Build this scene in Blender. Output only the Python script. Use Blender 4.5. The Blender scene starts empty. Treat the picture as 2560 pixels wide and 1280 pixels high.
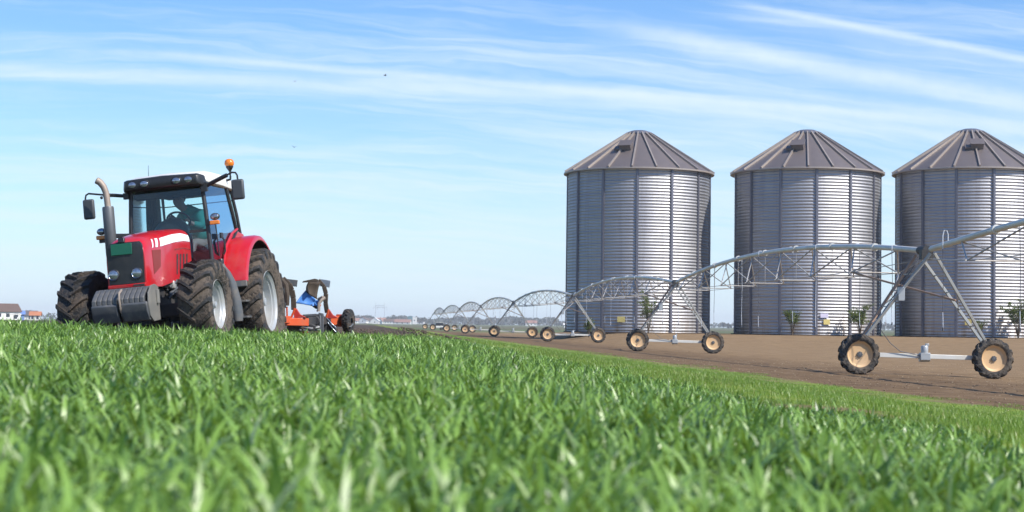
import bpy, bmesh, math, random
import numpy as np
from mathutils import Vector, Matrix, Euler
random.seed(7); RNG = np.random.default_rng(7)
R = math.radians
PI = math.pi
scene = bpy.context.scene
col = scene.collection

# ------------------------------------------------------------------ helpers
class MB:
    """collects shapes, then links them as one mesh object"""
    def __init__(s): s.v = []; s.f = []; s.m = []
    def add(s, vs, fs, mat=0):
        o = len(s.v); s.v += [tuple(map(float, p)) for p in vs]
        s.f += [tuple(i + o for i in f) for f in fs]; s.m += [mat] * len(fs); return s
    def box(s, c, size, rot=None, mat=0):
        hx, hy, hz = [q / 2 for q in size]
        vs = [Vector((x, y, z)) for x in (-hx, hx) for y in (-hy, hy) for z in (-hz, hz)]
        if rot is not None:
            M = Euler(rot).to_matrix() if not isinstance(rot, Matrix) else rot
            vs = [M @ q for q in vs]
        vs = [q + Vector(c) for q in vs]
        return s.add(vs, [(0, 1, 3, 2), (4, 6, 7, 5), (0, 4, 5, 1), (2, 3, 7, 6), (0, 2, 6, 4), (1, 5, 7, 3)], mat)
    def beam(s, a, b, w, h, up=(0, 0, 1), mat=0):
        a, b = Vector(a), Vector(b); d = (b - a).normalized(); u = Vector(up)
        if abs(d.dot(u)) > .98: u = Vector((1, 0, 0))
        sx = d.cross(u).normalized(); uz = sx.cross(d).normalized()
        vs = [p + sx * (i * w / 2) + uz * (j * h / 2) for p in (a, b) for i, j in ((-1, -1), (1, -1), (1, 1), (-1, 1))]
        return s.add(vs, [(3, 2, 1, 0), (4, 5, 6, 7), (0, 1, 5, 4), (1, 2, 6, 5), (2, 3, 7, 6), (3, 0, 4, 7)], mat)
    def tube(s, pts, r, n=8, cap=True, mat=0):
        pts = [Vector(p) for p in pts]
        rs = list(r) if isinstance(r, (list, tuple)) else [r] * len(pts)
        rings = []; prev = None
        for i, p in enumerate(pts):
            d = (pts[min(i + 1, len(pts) - 1)] - pts[max(i - 1, 0)]).normalized()
            if prev is None:
                u = Vector((0, 0, 1)) if abs(d.z) < .9 else Vector((1, 0, 0))
            else: u = prev
            sx = d.cross(u).normalized(); uz = sx.cross(d).normalized(); prev = uz
            rings.append([p + (sx * math.cos(2 * PI * k / n) + uz * math.sin(2 * PI * k / n)) * rs[i] for k in range(n)])
        return s.loft(rings, cap, mat)
    def loft(s, rings, cap=True, mat=0, close=True):
        n = len(rings[0]); vs = [p for r_ in rings for p in r_]; fs = []
        for i in range(len(rings) - 1):
            for k in range(n if close else n - 1):
                k2 = (k + 1) % n
                fs.append((i * n + k, i * n + k2, (i + 1) * n + k2, (i + 1) * n + k))
        if cap: fs += [tuple(range(n - 1, -1, -1)), tuple((len(rings) - 1) * n + k for k in range(n))]
        return s.add(vs, fs, mat)
    def lathe(s, prof, n=32, c=(0, 0, 0), ax='z', mat=0, cap=False, a0=0, a1=2 * PI):
        full = abs(a1 - a0 - 2 * PI) < 1e-6; m = n if full else n + 1; vs = []
        for r_, h in prof:
            for k in range(m):
                a = a0 + (a1 - a0) * k / n; x, y = r_ * math.cos(a), r_ * math.sin(a)
                q = {'z': (x, y, h), 'y': (x, h, y), 'x': (h, x, y)}[ax]
                vs.append((q[0] + c[0], q[1] + c[1], q[2] + c[2]))
        fs = []
        for i in range(len(prof) - 1):
            for k in range(n):
                k2 = (k + 1) % m
                f = (i * m + k, i * m + k2, (i + 1) * m + k2, (i + 1) * m + k)
                fs.append(f if ax != 'y' else f[::-1])
        if cap and full: fs += [tuple(range(m)), tuple((len(prof) - 1) * m + k for k in range(m))]
        return s.add(vs, fs, mat)
    def prism(s, poly, d0, d1, ax='y', mat=0):
        """polygon in the two other axes, extruded along ax from d0 to d1"""
        def q(p, d): return {'y': (p[0], d, p[1]), 'x': (d, p[0], p[1]), 'z': (p[0], p[1], d)}[ax]
        n = len(poly); vs = [q(p, d0) for p in poly] + [q(p, d1) for p in poly]
        fs = [tuple(range(n)), tuple(range(2 * n - 1, n - 1, -1))] + [(k, n + k, n + (k + 1) % n, (k + 1) % n) for k in range(n)]
        return s.add(vs, fs, mat)
    def sphere(s, c, r, n=12, m=8, mat=0, sc=(1, 1, 1)):
        prof = [(max(1e-4, math.sin(PI * i / m)) * r, -math.cos(PI * i / m) * r) for i in range(m + 1)]
        o = len(s.v); s.lathe(prof, n, (0, 0, 0), 'z', mat)
        s.v[o:] = [(p[0] * sc[0] + c[0], p[1] * sc[1] + c[1], p[2] * sc[2] + c[2]) for p in s.v[o:]]
        return s
    def xform(s, M):
        s.v = [tuple(M @ Vector(p)) for p in s.v]; return s
    def mesh(s, name, mats, smooth=35):
        me = bpy.data.meshes.new(name); me.from_pydata(s.v, [], s.f)
        if not isinstance(mats, (list, tuple)): mats = [mats]
        for m in mats: me.materials.append(m)
        me.polygons.foreach_set('material_index', s.m)
        bm = bmesh.new(); bm.from_mesh(me); bmesh.ops.recalc_face_normals(bm, faces=bm.faces); bm.to_mesh(me); bm.free()
        if smooth:
            me.polygons.foreach_set('use_smooth', [True] * len(me.polygons))
            me.set_sharp_from_angle(angle=R(smooth))
        me.update(); return me
    def build(s, name, mats, parent=None, smooth=35, bevel=0, loc=None, rot=None):
        return link(name, s.mesh(name, mats, smooth), parent, bevel, loc, rot)

def link(name, data, parent=None, bevel=0, loc=None, rot=None):
    o = bpy.data.objects.new(name, data); col.objects.link(o)
    if parent: o.parent = parent
    if loc: o.location = loc
    if rot: o.rotation_euler = rot
    if bevel:
        b = o.modifiers.new('bevel', 'BEVEL'); b.width = bevel; b.segments = 2; b.limit_method = 'ANGLE'; b.angle_limit = R(40)
    return o
def empty(name, loc=(0, 0, 0), rot=(0, 0, 0)):
    o = bpy.data.objects.new(name, None); col.objects.link(o); o.location = loc; o.rotation_euler = rot; o.empty_display_size = .2; return o
def tag(o, label, cat, group=None, kind=None):
    if label: o['label'] = label
    if cat: o['category'] = cat
    if group: o['group'] = group
    if kind: o['kind'] = kind
    return o
def sstep(a, b, x):
    t = np.clip((x - a) / (b - a), 0, 1); return t * t * (3 - 2 * t)

# ------------------------------------------------------------------ node helpers
class NT:
    def __init__(s, tree): s.t = tree; s.n = tree.nodes; s.l = tree.links
    def new(s, typ, **kw):
        n = s.n.new(typ)
        for k, v in kw.items(): setattr(n, k, v)
        return n
    def put(s, sock, v):
        if isinstance(v, bpy.types.NodeSocket): s.l.new(v, sock)
        elif v is not None:
            if sock.type == 'RGBA' and len(v) == 3: v = (*v, 1)
            sock.default_value = v
    def math(s, op, a, b=None, c=None, clamp=False):
        n = s.new('ShaderNodeMath', operation=op, use_clamp=clamp)
        for i, q in enumerate((a, b, c)):
            if q is not None: s.put(n.inputs[i], q)
        return n.outputs[0]
    def mix(s, f, a, b, blend='MIX'):
        n = s.new('ShaderNodeMix', data_type='RGBA', blend_type=blend)
        s.put(n.inputs[0], f); s.put(n.inputs[6], a); s.put(n.inputs[7], b); return n.outputs[2]
    def noise(s, vec, scale, detail=4, rough=.5, dist=0):
        n = s.new('ShaderNodeTexNoise'); s.put(n.inputs['Scale'], scale); n.inputs['Detail'].default_value = detail
        n.inputs['Roughness'].default_value = rough; n.inputs['Distortion'].default_value = dist
        if vec is not None: s.l.new(vec, n.inputs['Vector'])
        return n.outputs['Fac']
    def ramp(s, f, lo, hi):
        n = s.new('ShaderNodeMapRange', clamp=True, interpolation_type='SMOOTHSTEP'); s.put(n.inputs[0], f)
        n.inputs[1].default_value = lo; n.inputs[2].default_value = hi; return n.outputs[0]
    def mapping(s, vec, scale=(1, 1, 1), rot=(0, 0, 0), loc=(0, 0, 0)):
        n = s.new('ShaderNodeMapping'); s.l.new(vec, n.inputs[0])
        n.inputs['Scale'].default_value = scale; n.inputs['Rotation'].default_value = rot; n.inputs['Location'].default_value = loc
        return n.outputs[0]
    def obj(s): return s.new('ShaderNodeTexCoord').outputs['Object']
    def pos(s): return s.new('ShaderNodeNewGeometry').outputs['Position']
    def bump(s, h, strength=.3, dist=.02):
        n = s.new('ShaderNodeBump'); n.inputs['Strength'].default_value = strength; n.inputs['Distance'].default_value = dist
        s.l.new(h, n.inputs['Height']); return n.outputs[0]
def material(name):
    m = bpy.data.materials.new(name); m.use_nodes = True; t = NT(m.node_tree)
    b = t.n['Principled BSDF']; return m, t, b
def simple(name, c, rough=.5, metal=0, var=.15, scale=6, dust=0, dustc=(.28, .22, .16), coat=0, bump=0, spec=.5):
    m, t, b = material(name); o = t.obj(); n1 = t.noise(o, scale, 5, .6)
    lo = tuple(q * (1 - var) for q in c); hi = tuple(min(1, q * (1 + var)) for q in c)
    cc = t.mix(n1, lo, hi)
    if dust:
        n2 = t.noise(o, scale * .7, 8, .7)
        f = t.math('MULTIPLY', t.ramp(n2, .42, .68), dust)
        cc = t.mix(f, cc, dustc)
        t.put(b.inputs['Roughness'], t.math('ADD', t.math('MULTIPLY', f, .6 * (1 - rough)), t.math('ADD', t.math('MULTIPLY', n1, .15), rough - .07)))
    else: t.put(b.inputs['Roughness'], t.math('ADD', t.math('MULTIPLY', n1, .16), rough - .08))
    t.put(b.inputs['Base Color'], cc); b.inputs['Metallic'].default_value = metal
    b.inputs['Specular IOR Level'].default_value = spec
    if coat: b.inputs['Coat Weight'].default_value = coat; b.inputs['Coat Roughness'].default_value = .08
    if bump: t.put(b.inputs['Normal'], t.bump(t.noise(o, scale * 6, 4), bump, .01))
    return m
def glass_mat(name, tint, refl=.06, rough=.02):
    m, t, b = material(name); t.n.remove(b)
    tr = t.new('ShaderNodeBsdfTransparent'); tr.inputs[0].default_value = (*tint, 1)
    gl = t.new('ShaderNodeBsdfGlossy'); gl.inputs[0].default_value = (.9, .95, 1, 1); gl.inputs['Roughness'].default_value = rough
    fr = t.new('ShaderNodeFresnel'); fr.inputs[0].default_value = 1.45
    f = t.math('ADD', fr.outputs[0], refl, clamp=True)
    mx = t.new('ShaderNodeMixShader'); t.l.new(f, mx.inputs[0]); t.l.new(tr.outputs[0], mx.inputs[1]); t.l.new(gl.outputs[0], mx.inputs[2])
    t.l.new(mx.outputs[0], t.n['Material Output'].inputs[0]); return m

# ------------------------------------------------------------------ terrain shape (camera stands at 0,0,0.5)
CAMZ = .5
def s_of(x, y): return x - 3.6 + .095 * y
EX = np.array([-60, -12, -4.9, -4.2, -3.2, -2.65, -2.2, -1.8, -1, 60.]); EY = np.array([22., 22., 22.3, 24.5, 27.6, 33., 44., 58, 70, 90])
def y_edge(x): return np.interp(x, EX, EY)
def ground_z(x, y):
    x = np.asarray(x, float); y = np.asarray(y, float)
    s = s_of(x, y)
    bump = .28 * sstep(4, 24, y) * sstep(0, -9, x)
    be = sstep(-.1, .9, y - y_edge(x)) * sstep(.5, -.5, s)
    z = bump * (1 - be) - .12 * be
    fall = -.21 * sstep(-4.2, .2, s) - .59 * sstep(-.3, 7.2, s) - .11 * sstep(6, 12, s) - .02 * np.clip(s - 13.3, -2, 3)
    z = z * sstep(2, -.3, s) + fall
    z = z - (.10 * sstep(60, 200, y) + .68 * sstep(420, 800, y)) * sstep(2, -4, s)
    z = z + .77 * sstep(112, 151, y) * sstep(15, 22, s) * (1 - sstep(178, 230, y))
    return z
def gz(x, y): return float(ground_z(x, y))

# ------------------------------------------------------------------ materials
def mat_ground():
    m, t, b = material('field_ground'); p = t.pos()
    at = t.new('ShaderNodeAttribute', attribute_name='zone'); sp = t.new('ShaderNodeSeparateColor'); t.l.new(at.outputs['Color'], sp.inputs[0])
    at2 = t.new('ShaderNodeAttribute', attribute_name='far').outputs['Fac']
    n_f = t.noise(p, 9, 8, .65); n_m = t.noise(p, 1.3, 6, .6); n_c = t.noise(p, 45, 4, .6)
    br = t.noise(p, .9, 6, .7); brk = t.math('MULTIPLY', t.math('SUBTRACT', br, .5), 1.6)
    # bare worked soil, streaked along the wheel lines
    st = t.noise(t.mapping(p, (.35, 2.4, 1), (0, 0, R(8))), 1.0, 6, .6)
    soil = t.mix(t.ramp(n_m, .3, .7), (.165, .102, .050), (.285, .192, .105))
    soil = t.mix(t.math('MULTIPLY', t.ramp(st, .42, .66), .8), soil, (.125, .078, .044))
    soil = t.mix(t.math('MULTIPLY', t.ramp(n_f, .55, .72), .5), soil, (.10, .062, .035)); soil = t.mix(t.math('MULTIPLY', t.ramp(n_c, .62, .8), .4), soil, (.38, .30, .21))
    view_light = t.new('ShaderNodeAttribute', attribute_name='view_light').outputs['Fac']
    soil = t.mix(t.ramp(t.math('ADD', view_light, t.math('MULTIPLY', t.math('SUBTRACT', n_m, .5), .5)), 0, 1), t.mix(.35, soil, (.085, .052, .028)), t.mix(.3, soil, (.33, .225, .12)))  # view-angle brightness painted into the soil: near strip darkened, far part lightened
    plow = t.mix(n_f, (.035, .024, .017), (.105, .075, .05))
    verge = t.mix(t.ramp(n_m, .35, .65), (.12, .22, .025), (.22, .27, .05))
    verge = t.mix(t.math('MULTIPLY', t.ramp(t.noise(p, .40, 5, .65), .47, .62), .85), verge, (.20, .14, .08))
    crop = t.mix(n_f, (.03, .045, .015), (.07, .06, .035))
    c = soil
    fv = t.ramp(t.math('ADD', sp.outputs[1], brk), .4, .6)
    c = t.mix(fv, c, verge)
    c = t.mix(t.ramp(t.math('ADD', sp.outputs[2], t.math('MULTIPLY', brk, .3)), .4, .6), c, plow)
    c = t.mix(t.ramp(sp.outputs[0], .3, .7), c, crop)
    band = t.noise(t.mapping(p, (.0015, .009, 1), (0, 0, R(4))), 1.0, 3, .5)
    far = t.mix(t.ramp(band, .42, .58), (.13, .12, .07), (.10, .14, .055))
    c = t.mix(at2, c, far)
    t.put(b.inputs['Base Color'], c); b.inputs['Roughness'].default_value = .95; b.inputs['Specular IOR Level'].default_value = .15
    h = t.math('ADD', t.math('MULTIPLY', n_f, .6), t.math('MULTIPLY', n_c, .4))
    t.put(b.inputs['Normal'], t.bump(h, .9, .05)); return m
def mat_leaf(name, c0, c1, c2, rough=.42, trans=.35):
    m, t, b = material(name)
    at = t.new('ShaderNodeAttribute', attribute_name='tone').outputs['Fac']
    c = t.mix(t.ramp(at, 0, .55), c0, c1); c = t.mix(t.ramp(at, .8, 1.), c, c2)
    c = t.mix(t.math('MULTIPLY', t.noise(t.pos(), 1.1, 3), .35), c, tuple(q * .72 for q in c1))
    t.put(b.inputs['Base Color'], c); b.inputs['Roughness'].default_value = rough; b.inputs['Specular IOR Level'].default_value = .6
    tl = t.new('ShaderNodeBsdfTranslucent'); tc = t.mix(.6, c, (.30, .42, .03)); t.l.new(tc, tl.inputs[0])
    mx = t.new('ShaderNodeMixShader'); mx.inputs[0].default_value = trans
    t.l.new(b.outputs[0], mx.inputs[1]); t.l.new(tl.outputs[0], mx.inputs[2]); t.l.new(mx.outputs[0], t.n['Material Output'].inputs[0]); return m
def mat_tyre(name, mud, mudc=(.15, .105, .07)):
    m, t, b = material(name); o = t.obj()
    n = t.noise(o, 3.2, 8, .65); n2 = t.noise(o, 16, 5, .6)
    f = t.math('MULTIPLY', t.ramp(t.math('ADD', n, t.math('MULTIPLY', n2, .35)), .62 - .3 * mud, .86 - .3 * mud), min(1, .35 + mud))
    rub = t.mix(n2, (.018, .018, .019), (.035, .034, .033)); md = t.mix(n2, tuple(q * .45 for q in mudc), tuple(q * 1.35 for q in mudc))
    t.put(b.inputs['Base Color'], t.mix(f, rub, md)); t.put(b.inputs['Roughness'], t.math('ADD', t.math('MULTIPLY', f, .3), .6))
    b.inputs['Specular IOR Level'].default_value = .35
    t.put(b.inputs['Normal'], t.bump(t.math('ADD', t.math('MULTIPLY', n2, .7), f), .8, .03)); return m
def mat_galv():
    m, t, b = material('galvanised_steel'); o = t.pos(); ob = t.obj()
    n = t.noise(o, .35, 6, .6); st = t.noise(t.mapping(o, (1.6, 1.6, .06)), 1.0, 5, .6); sp = t.noise(o, 5, 3)
    c = t.mix(n, (.36, .36, .38), (.50, .495, .49)); c = t.mix(t.math('MULTIPLY', t.ramp(st, .5, .72), .4), c, (.26, .255, .28))
    # every bolted sheet has weathered to a tone of its own
    sx = t.new('ShaderNodeSeparateXYZ'); t.l.new(ob, sx.inputs[0]); an = t.math('ARCTAN2', sx.outputs[1], sx.outputs[0])
    ci = t.new('ShaderNodeCombineXYZ'); rw_ = t.math('FLOOR', t.math('DIVIDE', sx.outputs[2], 1.24)); t.l.new(rw_, ci.inputs[2])
    t.l.new(t.math('FLOOR', t.math('DIVIDE', an, .4833)), ci.inputs[0]); t.l.new(t.new('ShaderNodeObjectInfo').outputs['Random'], ci.inputs[1])
    wn = t.new('ShaderNodeTexWhiteNoise'); t.l.new(ci.outputs[0], wn.inputs['Vector'])
    c = t.mix(t.math('MULTIPLY', wn.outputs['Value'], .28), c, (.30, .30, .33))
    sm = t.math('FRACT', t.math('DIVIDE', sx.outputs[2], 1.24)); c = t.mix(t.math('MULTIPLY', t.math('LESS_THAN', sm, .05), .45), c, (.16, .15, .16))
    dr = t.noise(t.mapping(ob, (2.2, 2.2, .10)), 1.0, 4, .6); lowz = t.ramp(sx.outputs[2], 2.2, 0)
    c = t.mix(t.math('MULTIPLY', t.math('MULTIPLY', t.ramp(dr, .4, .7), lowz), .8), c, (.26, .20, .14))
    t.put(b.inputs['Base Color'], c); b.inputs['Metallic'].default_value = 1
    t.put(b.inputs['Roughness'], t.math('ADD', t.math('MULTIPLY', n, .12), t.math('ADD', t.math('MULTIPLY', sp, .06), .48))); return m

M = {}
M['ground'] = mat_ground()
M['wheat'] = mat_leaf('wheat_leaf', (.014, .066, .012), (.24, .405, .075), (.44, .53, .27), .40, .28)  # last colour paints pale highlights onto a few leaves
M['verge'] = mat_leaf('verge_leaf', (.085, .175, .022), (.20, .31, .048), (.40, .36, .13))
M['red'] = simple('red_paint', (.50, .008, .014), .30, 0, .12, 5, .22, (.30, .12, .09), coat=.5)
M['mesh_red'] = simple('red_mesh_screen', (.22, .035, .03), .7, 0, .3, 60)
M['white'] = simple('white_decal', (.82, .82, .82), .35, 0, .03)
M['roofwhite'] = simple('cream_roof_paint', (.70, .68, .62), .4, 0, .06, 3, .2, (.45, .40, .30))
M['black'] = simple('black_plastic', (.018, .019, .021), .38, 0, .2, 8, .25, (.07, .062, .052))
M['dark'] = simple('dark_cast_iron', (.03, .03, .032), .6, 0, .3, 8, .45, (.10, .08, .06))
M['grey'] = simple('grey_plastic', (.085, .095, .105), .5, 0, .15, 6, .55, (.20, .16, .12))
M['weight'] = simple('weathered_weight_paint', (.075, .08, .088), .5, 0, .25, 7, .5, (.21, .19, .165), bump=.15)
M['weight_light'] = simple('pale_weight_paint', (.16, .155, .14), .5, 0, .15, 7, .4, (.26, .23, .19), bump=.15)
M['muffler'] = simple('muffler_steel', (.13, .135, .14), .5, .4, .2, 5)
M['rusty'] = simple('rusty_pipe', (.33, .27, .22), .6, .3, .3, 8)
M['chrome'] = simple('bright_metal', (.75, .76, .78), .15, 1, .05)
M['lens'] = simple('lamp_lens', (.30, .33, .38), .10, .75, .7, 34)
M['amber'] = simple('amber_lens', (.75, .20, .015), .2, 0, .2, 10, coat=.5)
M['greenplate'] = simple('green_number_plate', (.008, .11, .06), .4, 0, .1)
M['rim'] = simple('silver_rim_paint', (.40, .42, .43), .35, .25, .08, 4, .35, (.33, .28, .22))
M['tyre_mud'] = mat_tyre('muddy_tyre', .5, (.135, .105, .08))
M['lug'] = mat_tyre('worn_tread_lug', .02)
M['tyre_dark'] = mat_tyre('black_tyre', .12)
M['tyre_piv'] = mat_tyre('dusty_tyre', .22, (.19, .15, .11))
M['glass'] = glass_mat('tinted_cab_glass', (.83, .97, .95), .02)
M['glass_side'] = glass_mat('blue_tinted_glass', (.30, .50, .74), .20)
M['interior'] = simple('cab_interior', (.022, .03, .034), .7)
M['dash'] = simple('dashboard', (.05, .085, .085), .55)
M['mirror_back'] = simple('mirror_housing', (.055, .06, .066), .45)
M['skin'] = simple('skin', (.42, .24, .17), .5); M['hair'] = simple('dark_hair', (.03, .022, .018), .6)
M['shirt'] = simple('green_work_shirt', (.03, .26, .185), .8, 0, .2, 4)
M['orange'] = simple('orange_paint', (.60, .085, .018), .45, 0, .15, 5, .35, (.25, .14, .08))
M['redorange'] = simple('red_plough_paint', (.40, .03, .02), .45, 0, .2, 5, .3, (.16, .10, .06))
M['blue'] = simple('blue_paint', (.085, .25, .62), .35, 0, .12, 4, .15, (.25, .25, .25))
M['soilsteel'] = simple('soil_caked_steel', (.065, .048, .035), .8, .1, .4, 9, .5, (.12, .09, .065), bump=.4)
M['polished'] = simple('polished_share_steel', (.42, .46, .50), .28, .8, .15, 5, .2)
M['galv'] = mat_galv()
M['roof'] = simple('weathered_roof_steel', (.165, .138, .13), .48, .3, .16, 1.2)
M['rib'] = simple('roof_rib_steel', (.34, .29, .25), .45, .3, .12, 2)
M['post'] = simple('stiffener_steel', (.17, .17, .20), .5, .5, .12, 2)
M['yellow'] = simple('yellow_sign_plate', (.62, .50, .17), .6); M['lilac'] = simple('pale_sign_plate', (.62, .58, .72), .5)
M['pipe'] = simple('galvanised_pipe', (.60, .59, .55), .5, .25, .16, 1.2, .45, (.48, .42, .34))
M['leg_steel'] = simple('weathered_leg_steel', (.36, .37, .355), .55, .3, .22, 2, .4, (.33, .27, .19))
M['leg_rust'] = simple('rust_stained_leg', (.34, .22, .15), .6, .3, .3, 2)
M['truss'] = simple('truss_steel', (.43, .41, .38), .55, .3, .3, 2, .4, (.28, .20, .14))
M['ochre'] = simple('ochre_rim_paint', (.60, .39, .20), .5, 0, .14, 4, .35, (.42, .32, .22))
M['hose'] = simple('drop_hose', (.10, .10, .11), .6); M['hose_light'] = simple('pale_drop_hose', (.55, .57, .60), .5)
M['bark'] = simple('bark', (.10, .075, .05), .9)
M['shrub'] = mat_leaf('shrub_leaf', (.035, .075, .015), (.085, .12, .025), (.19, .16, .05), .55, .3)
M['fartree'] = mat_leaf('distant_tree_leaf', (.032, .036, .030), (.06, .056, .045), (.09, .075, .06), .8, .1)
M['wall_w'] = simple('white_render', (.72, .70, .66), .8, 0, .08, .3)
M['wall_t'] = simple('teal_cladding', (.09, .20, .22), .7, 0, .1, .3)
M['tile_r'] = simple('red_roof_tile', (.29, .15, .11), .8, 0, .2, .4); M['tile_o'] = simple('orange_roof_tile', (.46, .17, .075), .8, 0, .2, .4)
M['tile_b'] = simple('brown_roof_tile', (.115, .07, .052), .8, 0, .2, .4); M['bluewall'] = simple('blue_shed_wall', (.13, .22, .48), .7)
M['window'] = simple('dark_window', (.03, .035, .045), .15); M['far_metal'] = simple('distant_steel', (.45, .47, .50), .6, .3)
M['crumb'] = simple('dry_soil_crumb', (.19, .125, .075), .95, 0, .3, 3); M['clod'] = simple('soil_clod', (.075, .052, .035), .95, 0, .45, 3); M['straw'] = simple('straw_bit', (.42, .34, .22), .8, 0, .3, 3)
M['bird'] = simple('bird_feather', (.04, .04, .045), .8)

# ------------------------------------------------------------------ ground
def build_ground():
    ys = [-60, -40, -25, -15, -9, -5, -2.5, -1, 0]
    y = .4
    while y < 5000: ys.append(y); y += max(.16, y * .013)
    ys = np.array(ys); u = np.sign(np.linspace(-1, 1, 331)) * np.abs(np.linspace(-1, 1, 331)) ** 1.25
    X = u[None, :] * (18 + 1.05 * np.abs(ys[:, None])); Y = np.repeat(ys[:, None], len(u), 1)
    Z = ground_z(X, Y); s = s_of(X, Y)
    ye = y_edge(X); nxy = RNG.random(X.shape) - .5
    plow = sstep(-.1, .5, Y - ye) * sstep(.4, -.4, s) * (Y < 470)
    plow = plow * (1 - sstep(1.2, -.5, s_of(X, Y) + .0) * 0)
    crop = sstep(.3, -.3, s) * (1 - sstep(-.2, .3, Y - ye))
    verge = sstep(-.4, .2, s) * sstep(7.9, 6.1, s)
    far = np.where(s < .3, sstep(430, 480, Y), sstep(230, 330, Y))
    Z = Z + nxy * (.10 * plow * (Y < 90) + .022 * (s > 7) * (Y < 60)) + plow * .05 * np.sin(s * 9) * (Y < 120)
    # faint wheel ruts along each line of pivot wheels
    for ds in (11.8, 16.0): Z = Z - .04 * np.exp(-((s - ds) / .25) ** 2) * (Y < 330)
    nr, nc = X.shape
    V = np.stack([X, Y, Z], -1).reshape(-1, 3)
    i = np.arange(nr * nc).reshape(nr, nc)
    F = np.stack([i[:-1, :-1], i[:-1, 1:], i[1:, 1:], i[1:, :-1]], -1).reshape(-1, 4)
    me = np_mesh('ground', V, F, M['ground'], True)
    a = me.attributes.new('zone', 'FLOAT_COLOR', 'POINT')
    C = np.stack([crop, verge, plow, np.ones_like(crop)], -1).reshape(-1).astype(np.float32); a.data.foreach_set('color', C)
    dq = me.attributes.new('view_light', 'FLOAT', 'POINT'); dq.data.foreach_set('value', (sstep(9.5, 21, s) * sstep(6, 9, s)).reshape(-1).astype(np.float32))
    b = me.attributes.new('far', 'FLOAT', 'POINT'); b.data.foreach_set('value', far.reshape(-1).astype(np.float32))
    return tag(link('ground', me), 'open farmland with crop, ploughed strip and bare brown soil', 'ground', kind='structure')
def np_mesh(name, V, F, mat, smooth=False):
    me = bpy.data.meshes.new(name); n = F.shape[1]
    me.vertices.add(len(V)); me.vertices.foreach_set('co', V.astype(np.float32).reshape(-1))
    me.loops.add(F.size); me.loops.foreach_set('vertex_index', F.astype(np.int32).reshape(-1))
    me.polygons.add(len(F)); me.polygons.foreach_set('loop_start', np.arange(0, F.size, n, dtype=np.int32))
    me.polygons.foreach_set('use_smooth', np.full(len(F), smooth))
    me.materials.append(mat); me.update(calc_edges=True); return me
build_ground()

# ------------------------------------------------------------------ leaves of wheat and verge grass
def blades(name, P, L, W, lean, droop, mat, segs, tone):
    """P (n,3) roots, L length, W width; every leaf is a curved tapering ribbon folded along its middle"""
    n = len(P); az = RNG.random(n) * 2 * PI; d = np.stack([np.cos(az), np.sin(az), np.zeros(n)], -1)
    tw = az + PI / 2 + (RNG.random(n) - .5) * 1.8; side = np.stack([np.cos(tw), np.sin(tw), np.zeros(n)], -1)
    t = np.linspace(0, 1, segs + 1)
    ang = lean[:, None] + droop[:, None] * t[None, :] ** 1.7
    dl = L[:, None] / segs
    r = np.concatenate([np.zeros((n, 1)), np.cumsum(np.sin(ang[:, :-1]) * dl, 1)], 1)
    z = np.concatenate([np.zeros((n, 1)), np.cumsum(np.cos(ang[:, :-1]) * dl, 1)], 1)
    c = P[:, None, :] + d[:, None, :] * r[..., None]; c[..., 2] += z
    w = (np.minimum(1, .55 + t * 1.6) * (1 - t ** 2.6) + .03)[None, :] * W[:, None] * .5
    cv = np.stack([c - side[:, None, :] * w[..., None], c + side[:, None, :] * w[..., None]], 2)   # n,segs+1,2,3
    V = cv.reshape(-1, 3); base = (np.arange(n) * (segs + 1) * 2)[:, None] + (np.arange(segs) * 2)[None, :]
    F = np.stack([base, base + 1, base + 3, base + 2], -1).reshape(-1, 4)
    return V, F, np.repeat(tone, (segs + 1) * 2)
def leaf_object(name, parts, mat):
    V = []; F = []; T = []; o = 0
    for v, f, t in parts: V.append(v); F.append(f + o); T.append(t); o += len(v)
    me = np_mesh(name, np.concatenate(V), np.concatenate(F), mat, True)
    a = me.attributes.new('tone', 'FLOAT', 'POINT'); a.data.foreach_set('value', np.concatenate(T).astype(np.float32))
    return link(name, me)
def scatter(y0, y1, k, dens, f):
    """uniform points per square metre in the wedge |x| < k*y + .6 that satisfy f"""
    a = (y1 - y0) * 2 * (k * y1 + .6); n = int(a * dens)
    y = y0 + (y1 - y0) * RNG.random(n); x = (RNG.random(n) * 2 - 1) * (k * y1 + .6)
    ok = (np.abs(x) < k * y + .6) & f(x, y); return x[ok], y[ok]
def vnoise(x, y, sc, seed):
    r = np.random.default_rng(seed); g = r.random((64, 64)); X = x / sc; Y = y / sc
    i = np.floor(X).astype(int); j = np.floor(Y).astype(int); a = X - i; b = Y - j; a = a * a * (3 - 2 * a); b = b * b * (3 - 2 * b)
    q = lambda u, v: g[u % 64, v % 64]
    return (q(i, j) * (1 - a) + q(i + 1, j) * a) * (1 - b) + (q(i, j + 1) * (1 - a) + q(i + 1, j + 1) * a) * b
parts = []
incrop = lambda x, y: (s_of(x, y) + (vnoise(x, y, .8, 5) - .5) * 1.2 < -.45) & (y < y_edge(x) + (vnoise(x, y, .5, 8) - .5) * .3)
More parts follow.
